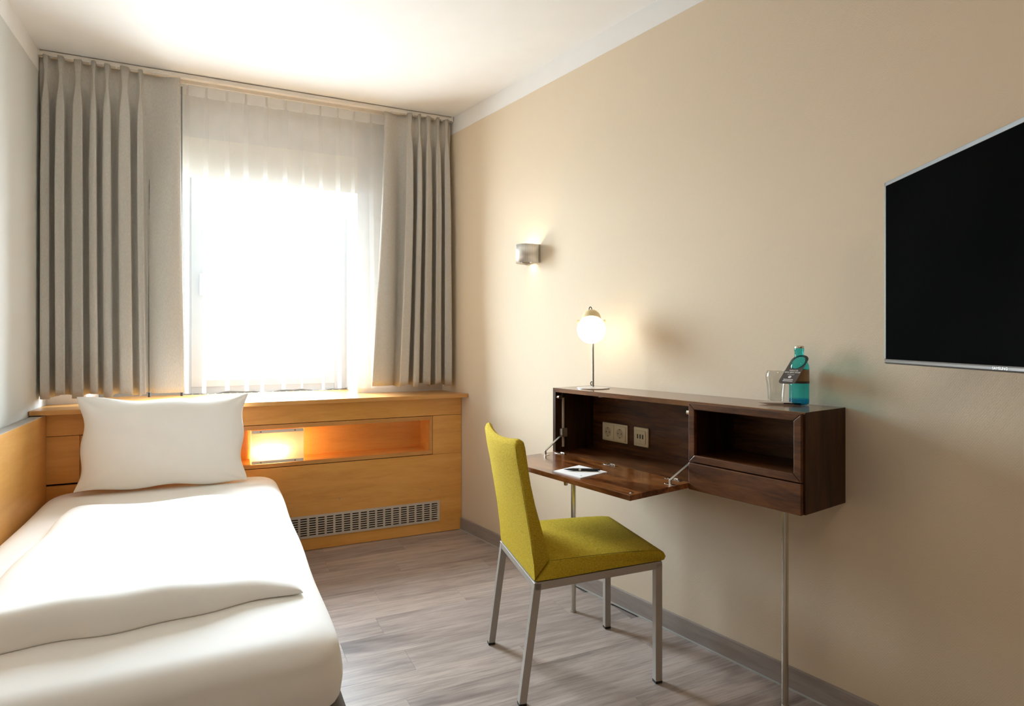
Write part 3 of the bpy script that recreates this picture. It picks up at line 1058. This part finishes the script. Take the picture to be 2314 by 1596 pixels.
for j in range(NZ_):
    for i in range(len(rows[0]) - 1):
        mb.bm.faces.new((rows[j][i], rows[j][i + 1], rows[j + 1][i + 1], rows[j + 1][i]))
sh_o = mb.build('sheer_curtain', M['sheer'], None, True, loc=(.33, SYY, .872))
tag(sh_o, 'white sheer curtain with narrow pleats hanging before the bright window', 'curtain')
mb = MB()
prev = SX0
for xp in pl_list + [SX1]:
    mb.box(prev + .006 - .33, xp - .006 - .33, -.011, -.0095, 2.450 - .872, 2.508 - .872)
    prev = xp
mb.build('heading_tape', M['tape'], sh_o)
MB().box(-.215 - .33, -.200 - .33, -.014, -.012, 2.42 - .872, 2.505 - .872, .0004).build('tape_end', M['bluegrey'], sh_o)

# ================================================================== WALL DESK (local frame: x along the wall toward the camera, y into the wall)
S0, S1 = 1.153, 2.284
DZ0, DZ1 = 0.653, 0.948
DD = 0.235
desk = thing('wall_desk', 'dark walnut drop-leaf wall desk standing open on steel legs', 'desk', W(1.7, 0.12, 0), ANG)
def dk(s0, s1, d0, d1, z0, z1, bev=0.001):
    """s along the wall, d off the wall, z up -> desk-local box"""
    return MB().box(s0 - 1.7, s1 - 1.7, .12 - d1, .12 - d0, z0, z1, bev)
def dp(s, d, z):
    return (s - 1.7, .12 - d, z)
TT = .018
def mitre(pts, name, mat):
    mb = MB()
    mb.prism([(s - 1.7, z) for s, z in pts], 'y', .12 - DD, .118, .0008)
    return mb.build(name, mat, desk)
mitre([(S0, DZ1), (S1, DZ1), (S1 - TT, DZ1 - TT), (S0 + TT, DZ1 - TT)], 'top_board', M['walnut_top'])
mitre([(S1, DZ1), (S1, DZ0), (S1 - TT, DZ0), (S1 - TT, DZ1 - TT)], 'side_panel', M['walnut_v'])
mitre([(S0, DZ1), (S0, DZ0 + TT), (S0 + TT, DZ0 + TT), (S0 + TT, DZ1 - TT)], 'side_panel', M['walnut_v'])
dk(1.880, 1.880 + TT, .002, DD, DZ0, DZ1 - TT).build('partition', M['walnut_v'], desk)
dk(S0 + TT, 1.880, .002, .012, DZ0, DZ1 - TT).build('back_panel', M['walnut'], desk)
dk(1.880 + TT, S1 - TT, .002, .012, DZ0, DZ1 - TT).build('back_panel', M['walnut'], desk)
dk(S0, 1.880, .002, DD, DZ0, DZ0 + TT).build('bottom_board', M['walnut'], desk)
dk(1.880 + TT, S1 - TT, .012, DD, DZ0, DZ0 + .014).build('bottom_board', M['walnut'], desk)
dk(1.880 + TT, S1 - TT, .012, DD - .004, .748, .764).build('shelf', M['walnut'], desk)
# open box frame, mitred
FS0, FS1, FZ0, FZ1 = 1.886, 2.279, .7465, .944
fw_ = .0235
mb = MB()
def mit(pts):
    mb.prism([(s - 1.7, z) for s, z in pts], 'y', .12 - .250, .12 - .2355, .0022)
mit([(FS0, FZ1), (FS1, FZ1), (FS1 - fw_, FZ1 - fw_ + .002), (FS0 + fw_, FZ1 - fw_ + .002)])
mit([(FS0, FZ0), (FS0 + fw_, FZ0 + fw_), (FS1 - fw_, FZ0 + fw_), (FS1, FZ0)])
mit([(FS0, FZ0), (FS0, FZ1), (FS0 + fw_, FZ1 - fw_ + .002), (FS0 + fw_, FZ0 + fw_)])
mit([(FS1, FZ0), (FS1 - fw_, FZ0 + fw_), (FS1 - fw_, FZ1 - fw_ + .002), (FS1, FZ1)])
mb.build('box_frame', M['walnut'], desk)
dk(FS0, FS1, .2355, .250, DZ0 - .001, FZ0 - .0035, .0025).build('drawer_front', M['walnut'], desk)
# drop leaf (open, level)
LS0, LS1 = 1.170, 1.8855
LZ0, LZ1 = .655, .673
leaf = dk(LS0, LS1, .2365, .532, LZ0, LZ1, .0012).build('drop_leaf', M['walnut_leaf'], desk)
def hinge(s):
    mb = MB()
    z = LZ1
    mb.box(s - .032 - 1.7, s + .032 - 1.7, .12 - .262, .12 - .243, z, z + .0012, .0004)
    for q in (-.022, -.008, .008, .022):
        mb.cyl(dp(s + q, .252, z + .0008), dp(s + q, .252, z + .0024), .0038, 12)
    mb.cyl(dp(s - .012, .2415, z + .002), dp(s + .012, .2415, z + .002), .0032, 10)
    return mb
for s in (1.228, 1.524, 1.825):
    hinge(s).build('hinge', M['chrome'], leaf, True, auto=40)
for s in (1.215, 1.868):
    mb = MB()
    mb.cyl(dp(s, .507, LZ1 - .001), dp(s, .507, LZ1 + .0016), .0068, 16)
    mb.cyl(dp(s, .507, LZ1 + .0016), dp(s, .507, LZ1 + .0024), .0040, 12)
    mb.build('catch_stud', M['chrome'], leaf, True, auto=40)
MB().cyl(dp(1.545, .500, LZ0), dp(1.545, .500, LZ0 - .020), .0085, 16, .0068).build('leaf_knob', M['steel'], leaf, True, auto=40)
# folding stays
for (s, mnt, sgn) in ((S0 + TT + .008, 1.203, 1), (1.880 - .008, 1.866, -1)):
    mb = MB()
    mb.bar(dp(s - .003 * sgn, .196, .915), dp(s - .003 * sgn, .196, .690), .010, .005, (1, 0, 0), .0006)
    st = mb.build('stay_rail', M['rail'], desk)
    MB().box(s - .003 - 1.7, s + .011 * 1 - 1.7, .12 - .212, .12 - .186, .905, .925, .003).build('stay_bracket', M['black'], st)
    MB().box(s - .004 - 1.7, s + .012 - 1.7, .12 - .216, .12 - .184, .735, .772, .002).build('slider', M['alu'], st)
    mb = MB()
    mb.bar(dp(s + .006, .205, .748), dp(mnt, .318, LZ1 + .016), .010, .004, (0, 0, 1), .0006)
    mb.bar(dp(mnt, .318, LZ1 + .018), dp(mnt, .318, LZ1), .008, .008, (1, 0, 0), .001)
    mb.build('stay_arm', M['alu'], st)
    mb = MB(); mb.box(mnt - .020 - 1.7, mnt + .020 - 1.7, .12 - .325, .12 - .311, LZ1, LZ1 + .0014, .0005)
    mb.build('stay_plate', M['chrome'], st)
    mb = MB()
    mb.cyl(dp(s - .006 * sgn, .222, .908), dp(s + .010 * sgn, .222, .908), .010, 18)
    mb.build('catch', M['chrome'], desk, True, auto=40)
mb = MB(); mb.cyl(dp(1.364, .15, DZ1 - TT), dp(1.364, .15, DZ1 - TT - .012), .010, 14)
mb.build('magnet_catch', M['frame_grey'], desk, True, auto=40)
for (s, d) in ((1.254, .205), (2.152, .115)):
    mb = MB()
    mb.cyl(dp(s, d, 0.004), dp(s, d, DZ0), .0105, 24)
    mb.cyl(dp(s, d, 0), dp(s, d, .006), .0125, 24)
    mb.cyl(dp(s, d, DZ0 - .006), dp(s, d, DZ0), .0165, 24)
    lg = mb.build('leg', M['steel'], desk, True, auto=40)

# sockets set into the desk's back panel
def sock_frame(o, w_, h_, bev):
    return MB().box(-w_ / 2, w_ / 2, -.009, 0, -h_ / 2, h_ / 2, bev, 3)
ds = thing('double_power_socket', 'cream double power socket on the back of the desk, left of the USB socket', 'socket', W(1.3135, .012, .752), ANG)
sock_frame(ds, .151, .080, .006).build('socket_frame', M['cream'], ds, True, auto=50)
for x in (-.0355, .0355):
    ins = MB()
    # insert with a round recess: ring plate built by a lathe plus square face
    ins.box(x - .032, x + .032, -.0125, -.009, -.032, .032, .0015)
    io = ins.build('socket_insert', M['cream'], ds, True, auto=50)
    mtx = Matrix.Rotation(PI / 2, 4, 'X')
    r_ = MB()
    r_.lathe([(.0245, .0137), (.0225, .0148), (.0205, .0137), (.0198, .0128)], (x, 0, 0), 28, mtx)
    r_.build('recess_rim', M['cream'], io, True)
    d_ = MB(); d_.cyl((x, -.0133, 0), (x, -.0122, 0), .0199, 28)
    d_.build('recess', M['cream_dark'], io, True, auto=40)
    h_ = MB()
    for q in (-.0095, .0095):
        h_.cyl((x + q, -.0137, 0), (x + q, -.0132, 0), .0026, 12)
    h_.box(x - .003, x + .003, -.0140, -.0130, .0165, .0195)
    h_.box(x - .003, x + .003, -.0140, -.0130, -.0195, -.0165)
    h_.build('contact_hole', M['black'], io)
us = thing('usb_socket', 'cream square charging socket with three slots on the back of the desk', 'socket', W(1.465, .012, .752), ANG)
sock_frame(us, .080, .080, .004).build('socket_frame', M['cream'], us, True, auto=50)
MB().box(-.0275, .0275, -.0125, -.009, -.0275, .0275, .0012).build('socket_insert', M['cream'], us, True, auto=50)
mb = MB()
for x in (-.014, 0, .014):
    mb.box(x - .0032, x + .0032, -.0131, -.0122, -.006, .012)
mb.build('usb_slot', M['black'], us)
MB().box(-.002, .002, -.0128, -.0122, -.0145, -.0115).build('print_mark', M['frame_grey'], us)

# ================================================================== DESK TOP ITEMS
# desk lamp; its local frame faces the camera: x = image right, y = away
def face_cam(p):
    d = Vector((p.x, p.y, 0)).normalized()
    return math.atan2(d.y, d.x) - PI / 2
LP = W(1.283, .118, DZ1)
lamp = thing('desk_lamp', 'small lamp with ivory dome and glowing globe on the walnut desk', 'lamp', LP, face_cam(LP))
mb = MB(); mb.lathe([(0, 0), (.069, 0), (.070, .0012), (.0695, .0035), (.030, .0058), (0, .0062)], seg=48)
mb.build('lamp_base', M['lamp_grey'], lamp, True, auto=30)
mb = MB(); mb.cyl((0, .010, .004), (-.002, .022, .305), .0042, 14)
mb.build('pole', M['lamp_pole'], lamp, True, auto=40)
tilt = Matrix.Translation((-.008, 0, .290)) @ Matrix.Rotation(math.radians(-28), 4, 'X')
sh = MB()
sh.lathe([(0.001, .050), (.014, .048), (.026, .042), (.036, .031), (.0415, .016), (.043, 0), (.047, -.012), (.050, -.016), (.048, -.016), (.041, 0), (.036, .026), (.014, .044), (.001, .046)], seg=36, mtx=tilt)
dome = sh.build('lamp_shade', M['lamp_cream'], lamp, True, auto=50)
for s_ in (-1, 1):
    p0 = tilt @ Vector((s_ * .040, 0, -.006)); p1 = tilt @ Vector((s_ * .058, 0, -.006))
    p2 = tilt @ Vector((s_ * .050, 0, -.006)); p3 = tilt @ Vector((s_ * .060, 0, -.006))
    MB().cyl(p0, p1, .006, 16).cyl(p2, p3, .0095, 16).build('pivot_knob', M['lamp_cream'], lamp, True, auto=40)
gc = tilt @ Vector((0, 0, -.042))
g_ = MB(); g_.sphere(gc, .0605, 32, 20)
g_.build('globe', M['globe_glow'], lamp, True)
cp = [Vector((-.012 + .006 * math.cos(a), .014, .338 + .013 * math.sin(a))) for a in [i * PI / 8 - .2 for i in range(10)]]
cp2 = [Vector((-.003 - .008 * math.cos(a), .012, .020 + .009 * math.sin(a))) for a in [i * PI / 8 - PI / 2 for i in range(9)]]
MB().tube(cp, .0019).build('cable_loop', M['black'], lamp, True)
MB().tube(cp2, .0019).build('cable_loop', M['black'], lamp, True)

# water bottle
BP = W(2.160, .046, DZ1)
btl = thing('water_bottle', 'turquoise glass water bottle with crown cap on the desk top', 'bottle', BP, face_cam(BP))
body = [(0, .004), (.024, .002), (.0285, .004), (.0297, .010), (.0297, .020)]
MB().lathe([(.0005, .001)] + body[1:], seg=36).build('bottle_foot', M['cyan_deep'], btl, True)
MB().lathe([(.0297, .020), (.0297, .118), (.0285, .128), (.0245, .138), (.0185, .146), (.0150, .151), (.0138, .157), (.0138, .171), (.0148, .173), (.0150, .179), (.0142, .182), (.0135, .183)], seg=36).build('bottle_body', M['cyan'], btl, True)
lb = MB().lathe([(.0300, .070), (.0300, .114)], seg=36).build('bottle_label', M['label'], btl, True)
MB().lathe([(.0302, .070), (.0302, .077)], seg=36).build('label_band', M['label_dark'], lb, True)
mb = MB()
prof_ = [(.0005, .190), (.0125, .1895), (.0142, .187), (.0150, .1825), (.0146, .1815)]
mb.lathe(prof_, seg=42)
mb.build('crown_cap', M['steel'], btl, True, auto=60)

# hang tag around the bottle neck: leans out toward the room
hdir = math.atan2(BP.y, BP.x)
tg_frame_x = Vector((math.cos(hdir - PI / 2), math.sin(hdir - PI / 2), 0))         # image right
away = Vector((math.cos(hdir), math.sin(hdir), 0))
hh = (-tg_frame_x * .454 - away * .89).normalized()                                # leans to the left and toward the viewer
la = math.radians(50)
lax = (Vector((0, 0, -1)) * math.cos(la) + hh * math.sin(la)).normalized()         # long axis, downward
wax = Vector((0, 0, 1)).cross(hh).normalized()
if wax.dot(tg_frame_x) < 0:
    wax = -wax
nax = wax.cross(-lax).normalized()
neck = BP + Vector((0, 0, .1535)) - hh * .0150
Mtag = Matrix(((wax.x, -lax.x, nax.x, neck.x), (wax.y, -lax.y, nax.y, neck.y), (wax.z, -lax.z, nax.z, neck.z), (0, 0, 0, 1)))
tagE = thing('hang_tag', 'dark taupe hang tag with white print around the bottle neck', 'tag')
tagE.matrix_world = Mtag
# outline (x = width, y = up the card); hole centred at origin
hw_, ytop, ybot = .0275, .009, -.128
out = []
for i in range(17):
    a = i * PI / 16
    out.append((hw_ * math.cos(a), ytop - .026 + .026 * math.sin(a)))
for (cx_, a0) in ((-hw_ + .014, PI), (hw_ - .014, 1.5 * PI)):
    for i in range(7):
        a = a0 + i * PI / 12
        out.append((cx_ + .014 * math.cos(a), ybot + .014 + .014 * math.sin(a)))
hole = [(.0205 * math.cos(i * 2 * PI / 30), -.0275 + .0285 * math.sin(i * 2 * PI / 30)) for i in range(30)]
mb = MB()
def loop(pts):
    vs_ = [mb.bm.verts.new((x, y, 0)) for x, y in pts]
    return [mb.bm.edges.new((vs_[i], vs_[(i + 1) % len(vs_)])) for i in range(len(vs_))]
es = loop(out) + loop(hole)
bmesh.ops.triangle_fill(mb.bm, use_beauty=True, use_dissolve=False, edges=es)
card = mb.build('card', M['tag'], tagE)
md = card.modifiers.new('thickness', 'SOLIDIFY'); md.thickness = .0006; md.offset = 0
# make the print face the viewer
zs = .0006 if nax.dot(-away) > 0 else -.0006
rt_ = (0, 0, 0) if zs > 0 else (0, PI, 0)
text('print_line', 'HALLO,', .0085, M['print'], tagE, (0.002, -.0665, zs), rt_)
text('print_line', 'ICH BIN ANA', .0085, M['print'], tagE, (0.001, -.0755, zs), rt_)
mb = MB(); mb.box(-.012, .010, -.0845, -.0820, 0, zs)
mb.box(-.012, .010, -.0883, -.0858, 0, zs)
mb.build('print_bar', M['print_grey'], tagE)
mb = MB(); mb.cyl((0, -.0965, 0), (0, -.0965, zs * 1.05), .0050, 20)
dot = mb.build('print_emblem', M['print'], tagE)
text('emblem_mark', '+', .008, M['print_grey'], tagE, (0, -.0965, zs * 1.5), rt_, .0001)
for y in (-.1085, -.1150):
    mb = MB()
    x = -.0155
    rr = random.Random(int(-y * 1e4 + 3))
    while x < .015:
        w2 = rr.uniform(.0010, .0019)
        mb.box(x, x + w2, y - .0013, y + .0013, 0, zs)
        x += w2 + .0005
    mb.build('print_line', M['print'], tagE)

# drinking glass
GP = W(2.083, .050, DZ1)
gls = MB()
gls.lathe([(.0005, .0015), (.022, .0005), (.0245, .003), (.0255, .012), (.0262, .035), (.0290, .062), (.0320, .080), (.0328, .088), (.0318, .097), (.0290, .104), (.0272, .107),
           (.0262, .107), (.0282, .103), (.0308, .096), (.0317, .088), (.0309, .080), (.0279, .062), (.0250, .035), (.0240, .014), (.018, .0085), (.0005, .0075)], seg=40)
go = gls.build('drinking_glass', M['clear'], None, True, loc=GP)
tag(go, 'clear rounded drinking glass standing left of the bottle', 'glass')

# pens
def pen(name, label, p, q, mats, r):
    p, q = Vector(p), Vector(q)
    d = (q - p)
    ln = d.length
    o = thing(name, label, 'pen')
    o.matrix_world = Matrix.Translation(p) @ d.to_track_quat('Z', 'X').to_matrix().to_4x4()
    MB().lathe([(.0006, 0), (.0012, .004), (r * .75, .020), (r, .034), (r, ln * .55)], seg=16, close_b=True).build('barrel', mats[0], o, True, auto=40)
    MB().lathe([(r * 1.02, ln * .55), (r * 1.02, ln * .93), (r * .6, ln * .935), (r * .6, ln), (.0004, ln)], seg=16).build('upper_barrel', mats[1], o, True, auto=40)
    return o, ln
pc = W(2.126, .0885, DZ1 + .0052)
ax = (tg_frame_x + away * .10).normalized()
p1, ln1 = pen('ballpoint_pen', 'silver ballpoint pen with dark underside beside the bottle', pc - ax * .070, pc + ax * .066, (M['silver'], M['silver']), .0048)
MB().box(-.0018, .0018, .0045, .0062, ln1 * .55, ln1 * .92, .0005).build('pen_clip', M['blue'], p1)
# notepad and black pen on the leaf
ZL = LZ1
corners = [W(1.465, .364), W(1.612, .360), W(1.628, .506), W(1.486, .509)]
ctr = sum(corners, Vector()) / 4
npd = MB()
npd.prism([((c - ctr).x, (c - ctr).y) for c in corners], 'z', 0, .0042)
no = npd.build('notepad', M['paper'], None, loc=(ctr.x, ctr.y, ZL))
tag(no, 'square white notepad lying on the open desk leaf', 'notepad')
e = (corners[2] - corners[3]).normalized()
text('pad_print', 'ana', .0075, M['print_grey'], no, (corners[2] + (corners[1] - corners[2]) * .18 + (corners[3] - corners[2]) * .14) - ctr + Vector((0, 0, .0044)), (0, 0, math.atan2(e.y, e.x)), .0001)
cam_r = Vector((math.cos(TH), -math.sin(TH), 0)); cam_f = Vector((math.sin(TH), math.cos(TH), 0))
bpc = ctr + Vector((0, 0, ZL + .0042 + .0052)) + cam_r * .004 + cam_f * .004
axb = (cam_r * .995 - cam_f * .09).normalized()
p2, ln2 = pen('ballpoint_pen', 'black ballpoint pen with white emblem lying on the notepad', bpc - axb * .062, bpc + axb * .070, (M['black'], M['black']), .0050)
Mi = p2.matrix_world.inverted()
def onpen(zl, dx, ang=0):
    return zl
view = (Vector((0, 0, H)) - bpc).normalized()
vl = (Mi.to_3x3() @ view); vl.z = 0; vl.normalize()
em = MB(); em.cyl(vl * .0046 + Vector((0, 0, .058)), vl * .0053 + Vector((0, 0, .058)), .0045, 18)
em.build('pen_emblem', M['print_silver'], p2)
sd = Vector((-vl.y, vl.x, 0))
mb = MB()
for k in range(8):
    z0 = .086 + k * .0034
    mb.bar(vl * .0053 + Vector((0, 0, z0)), vl * .0053 + Vector((0, 0, z0 + .0024)), .0016, .0004)
mb.build('pen_print', M['print_grey'], p2)
MB().bar(vl * .0044 + sd * .0046 + Vector((0, 0, .085)), vl * .0044 + sd * .0046 + Vector((0, 0, .126)), .003, .0018, (1, 0, 0), .0004).build('pen_clip', M['black'], p2)

# ================================================================== WALL SCONCE
SP = W(0.722, 0, 1.585)
scn = thing('wall_sconce', 'brushed metal half-round wall lamp shining up and down the beige wall', 'lamp', W(0.710, 0, 1.549), ANG)
HS = .094
rx, ry = .058, .098
n_ = 28
path = [(rx * math.cos(PI - i * PI / n_), -ry * math.sin(PI - i * PI / n_) ** .8) for i in range(n_ + 1)]
mb = MB()
mb.grid(lambda u, v: (path[round(u * n_)][0], path[round(u * n_)][1], HS * v), n_, 1)
so = mb.build('metal_shade', M['brushed'], scn, True)
md = so.modifiers.new('thickness', 'SOLIDIFY'); md.thickness = .0018; md.offset = 1
MB().box(-.045, .045, -.006, -.0005, .008, HS - .008, .001).build('wall_plate', M['alu'], scn)
mb = MB(); mb.box(-.012, .012, -.075, -.05, .002, .005, .0005); mb.box(.008, .012, -.078, -.03, -.003, .004)
mb.build('glass_clip', M['frame_grey'], scn)
# baffle: wide opening above, narrow slit below
mb = MB()
mb.box(-.046, -.010, -.052, -.006, .014, .016); mb.box(.020, .046, -.052, -.006, .014, .016); mb.box(-.030, .030, -.080, -.040, .014, .016)
mb.build('light_baffle', M['alu'], scn)
mb = MB(); mb.cyl((-.012, -.028, .050), (.018, -.028, .050), .007, 14)
mb.build('bulb', M['sconce_glow'], scn, True, auto=40)

# ================================================================== CHAIR
CA = math.radians(-9.6)
ch = thing('desk_chair', 'mustard green upholstered chair with grey metal legs at the desk', 'chair', (1.133, 1.901, 0), CA)
lw = .0245
for (x0, x1, zt_, sx_) in ((.237, .237, .404, -1), (.237, .237, .404, 1), (-.241, -.190, .384, -1), (-.241, -.190, .384, 1)):
    y = sx_ * .203
    a = Vector((x0, y, .007)); q = Vector((x1, y, zt_))
    lg = MB().bar(a, q, lw, lw, (1, 0, 0), .0015).build('leg', M['frame_grey'], ch)
    MB().box(x0 - .0125, x0 + .0125, y - .0125, y + .0125, 0, .009, .001).build('glide', M['rubber'], lg)
mb = MB()
for sx_ in (-1, 1):
    mb.bar((-.203, sx_ * .203, .372), (.249, sx_ * .203, .399), lw, .024, (0, 0, 1), .0015)
mb.bar((.237, -.203, .398), (.237, .203, .398), lw, .022, (0, 0, 1), .0015)
mb.bar((-.191, -.203, .373), (-.191, .203, .373), lw, .022, (0, 0, 1), .0015)
mb.build('seat_frame', M['frame_grey'], ch)
# seat cushion: side profile lofted across
def loft(profile_f, ny, yw, name, mat, edge=.012):
    """profile_f(t) -> list of (x,z) for lateral position t in [-1,1]; rounded flanks"""
    mb = MB()
    ts = [-1, -.985, -.955, -.90] + [-.8 + 1.6 * i / (ny - 1) for i in range(ny)] + [.90, .955, .985, 1]
    rings = []
    for t_ in ts:
        pr = profile_f(t_)
        e_ = max(0, (abs(t_) - .90) / .10)
        ins = edge * (1 - math.sqrt(max(0, 1 - e_ * e_)))
        cx_ = sum(p[0] for p in pr) / len(pr); cz_ = sum(p[1] for p in pr) / len(pr)
        ring = []
        for p in pr:
            v = Vector((p[0] - cx_, p[1] - cz_))
            ln_ = v.length
            v = v * max(.2, (ln_ - ins) / ln_)
            ring.append(mb.bm.verts.new((cx_ + v.x, t_ * yw, cz_ + v.y)))
        rings.append(ring)
    n = len(rings[0])
    for k in range(len(rings) - 1):
        for i in range(n):
            mb.bm.faces.new((rings[k][i], rings[k][(i + 1) % n], rings[k + 1][(i + 1) % n], rings[k + 1][i]))
    mb.bm.faces.new(rings[0]); mb.bm.faces.new(list(reversed(rings[-1])))
    return mb
def seat_prof(t_):
    cr_ = .008 * (1 - t_ * t_)
    top_ = [(.268, .424), (.262, .436), (.248, .445), (.22, .4485 + cr_ * .3), (.15, .452 + cr_ * .8), (.05, .4525 + cr_), (-.05, .451 + cr_), (-.148, .449 + cr_)]
    bot_ = [(-.1995, .3885), (-.1, .3925), (.05, .4005), (.2, .4095), (.25, .412), (.262, .4135)]
    return top_ + bot_
seat = loft(seat_prof, 11, .213, 'seat', None, .007).build('seat', M['chair_fabric'], ch, True, auto=55)
def back_prof(t_):
    f = 1 - t_ * t_
    zt_ = .846 - .018 * f
    def bow(z):
        return -.018 * f * max(0, min(1, (z - .45) / .30))
    P = [(-.150, .450), (-.172, .535), (-.196, .625), (-.212, .70), (-.226, .775), (-.234, .825), (-.238, .839), (-.249, .846), (-.259, .841), (-.265, .826), (-.258, .775), (-.244, .70), (-.229, .61), (-.214, .52), (-.204, .44), (-.2005, .3885)]
    return [(x + bow(z), z - (.846 - zt_) * max(0, (z - .6) / .246)) for x, z in P]
back = loft(back_prof, 13, .213, 'backrest', None, .010).build('backrest', M['chair_fabric'], ch, True, auto=55)
for sx_ in (-1,):
    y = sx_ * .2128
    MB().tube([(x, y * .995, z) for x, z in [(-.196, .395), (-.204, .445), (-.215, .52), (-.230, .61), (-.245, .70), (-.259, .775), (-.264, .820)]], .0006, 6).build('seam', M['piping'], back, True)
    MB().tube([(x, y * .985, z) for x, z in [(-.146, .4497), (-.05, .4518), (.05, .4535), (.12, .4530), (.18, .4505)]], .0006, 6).build('seam', M['piping'], seat, True)

# ================================================================== TELEVISION
tvd = (cam_f + cam_r * (97 / 1385.0)).normalized()            # along the screen, away from the viewer
TVP = Vector((0, 0, 0)) + cam_f * 1.67 + cam_r * (1.67 * (1998 - 1157) / 1385.0)
TVW, TVZ0, TVZ1 = .885, 1.092, 1.584
ta = math.atan2(-tvd.y, -tvd.x)                                # local x = toward the viewer along the screen; local y = behind?
nrm = Vector((-tvd.y, tvd.x, 0))                               # screen faces this way (left)
tv = thing('television', 'black flat television with silver edge swivelled out from the beige wall', 'television', (TVP.x, TVP.y, TVZ0), ta)
ly = Vector((-math.sin(ta), math.cos(ta), 0))
sg = 1 if ly.dot(nrm) > 0 else -1                              # local +y toward the viewer side?
def tb(x0, x1, d0, d1, z0, z1, bev=.001):
    """d measured behind the screen plane"""
    ya, yb_ = -sg * d0, -sg * d1
    return MB().box(x0, x1, min(ya, yb_), max(ya, yb_), z0, z1, bev)
HT = TVZ1 - TVZ0
tb(.006, TVW - .006, .010, .034, .03, HT - .006, .006).build('casing', M['black'], tv)
mb = MB()
for a in ((0, .0075, .013, HT), (TVW - .0075, TVW, .013, HT), (0, TVW, HT - .0105, HT)):
    ya, yb_ = sorted((0.0, -sg * .014))
    mb.box(a[0], a[1], ya, yb_, a[2], a[3], .001)
mb.build('bezel', M['tv_frame'], tv)
tb(0, TVW, -.001, .016, 0, .0135, .004).build('lower_bezel', M['tv_bezel'], tv)
tb(.007, TVW - .007, .0015, .011, .012, HT - .010, 0).build('screen', M['screen'], tv)
text('logo', 'SAMSUNG', .0082, M['print_silver'], tv, (TVW / 2 - .005, sg * .0013, .0068), (PI / 2, 0, PI if sg > 0 else 0), .0002, sx_=1.15)
mb = MB()
ya, yb_ = sorted((-sg * .034, -sg * .052))
mb.box(TVW / 2 - .1, TVW / 2 + .1, ya, yb_, .15, .35, .003)
bk = mb.build('mount_plate', M['black'], tv)
# swivel arm to the wall
mid_l = Vector((TVW / 2, -sg * .05, .25))
mwv = Matrix.Translation((TVP.x, TVP.y, TVZ0)) @ Matrix.Rotation(ta, 4, 'Z')
mid_w = mwv @ mid_l
s_m = -(mid_w - CORNER).dot(WD)
wall_pt = W(s_m - .10, .0, TVZ0 + .25)
wl = mwv.inverted() @ wall_pt
wl2 = mwv.inverted() @ (wall_pt + WN * .02)
mb = MB(); mb.bar(mid_l, wl2, .045, .03); mb.cyl(wl, wl2, .06, 20)
mb.build('swivel_arm', M['black'], bk)
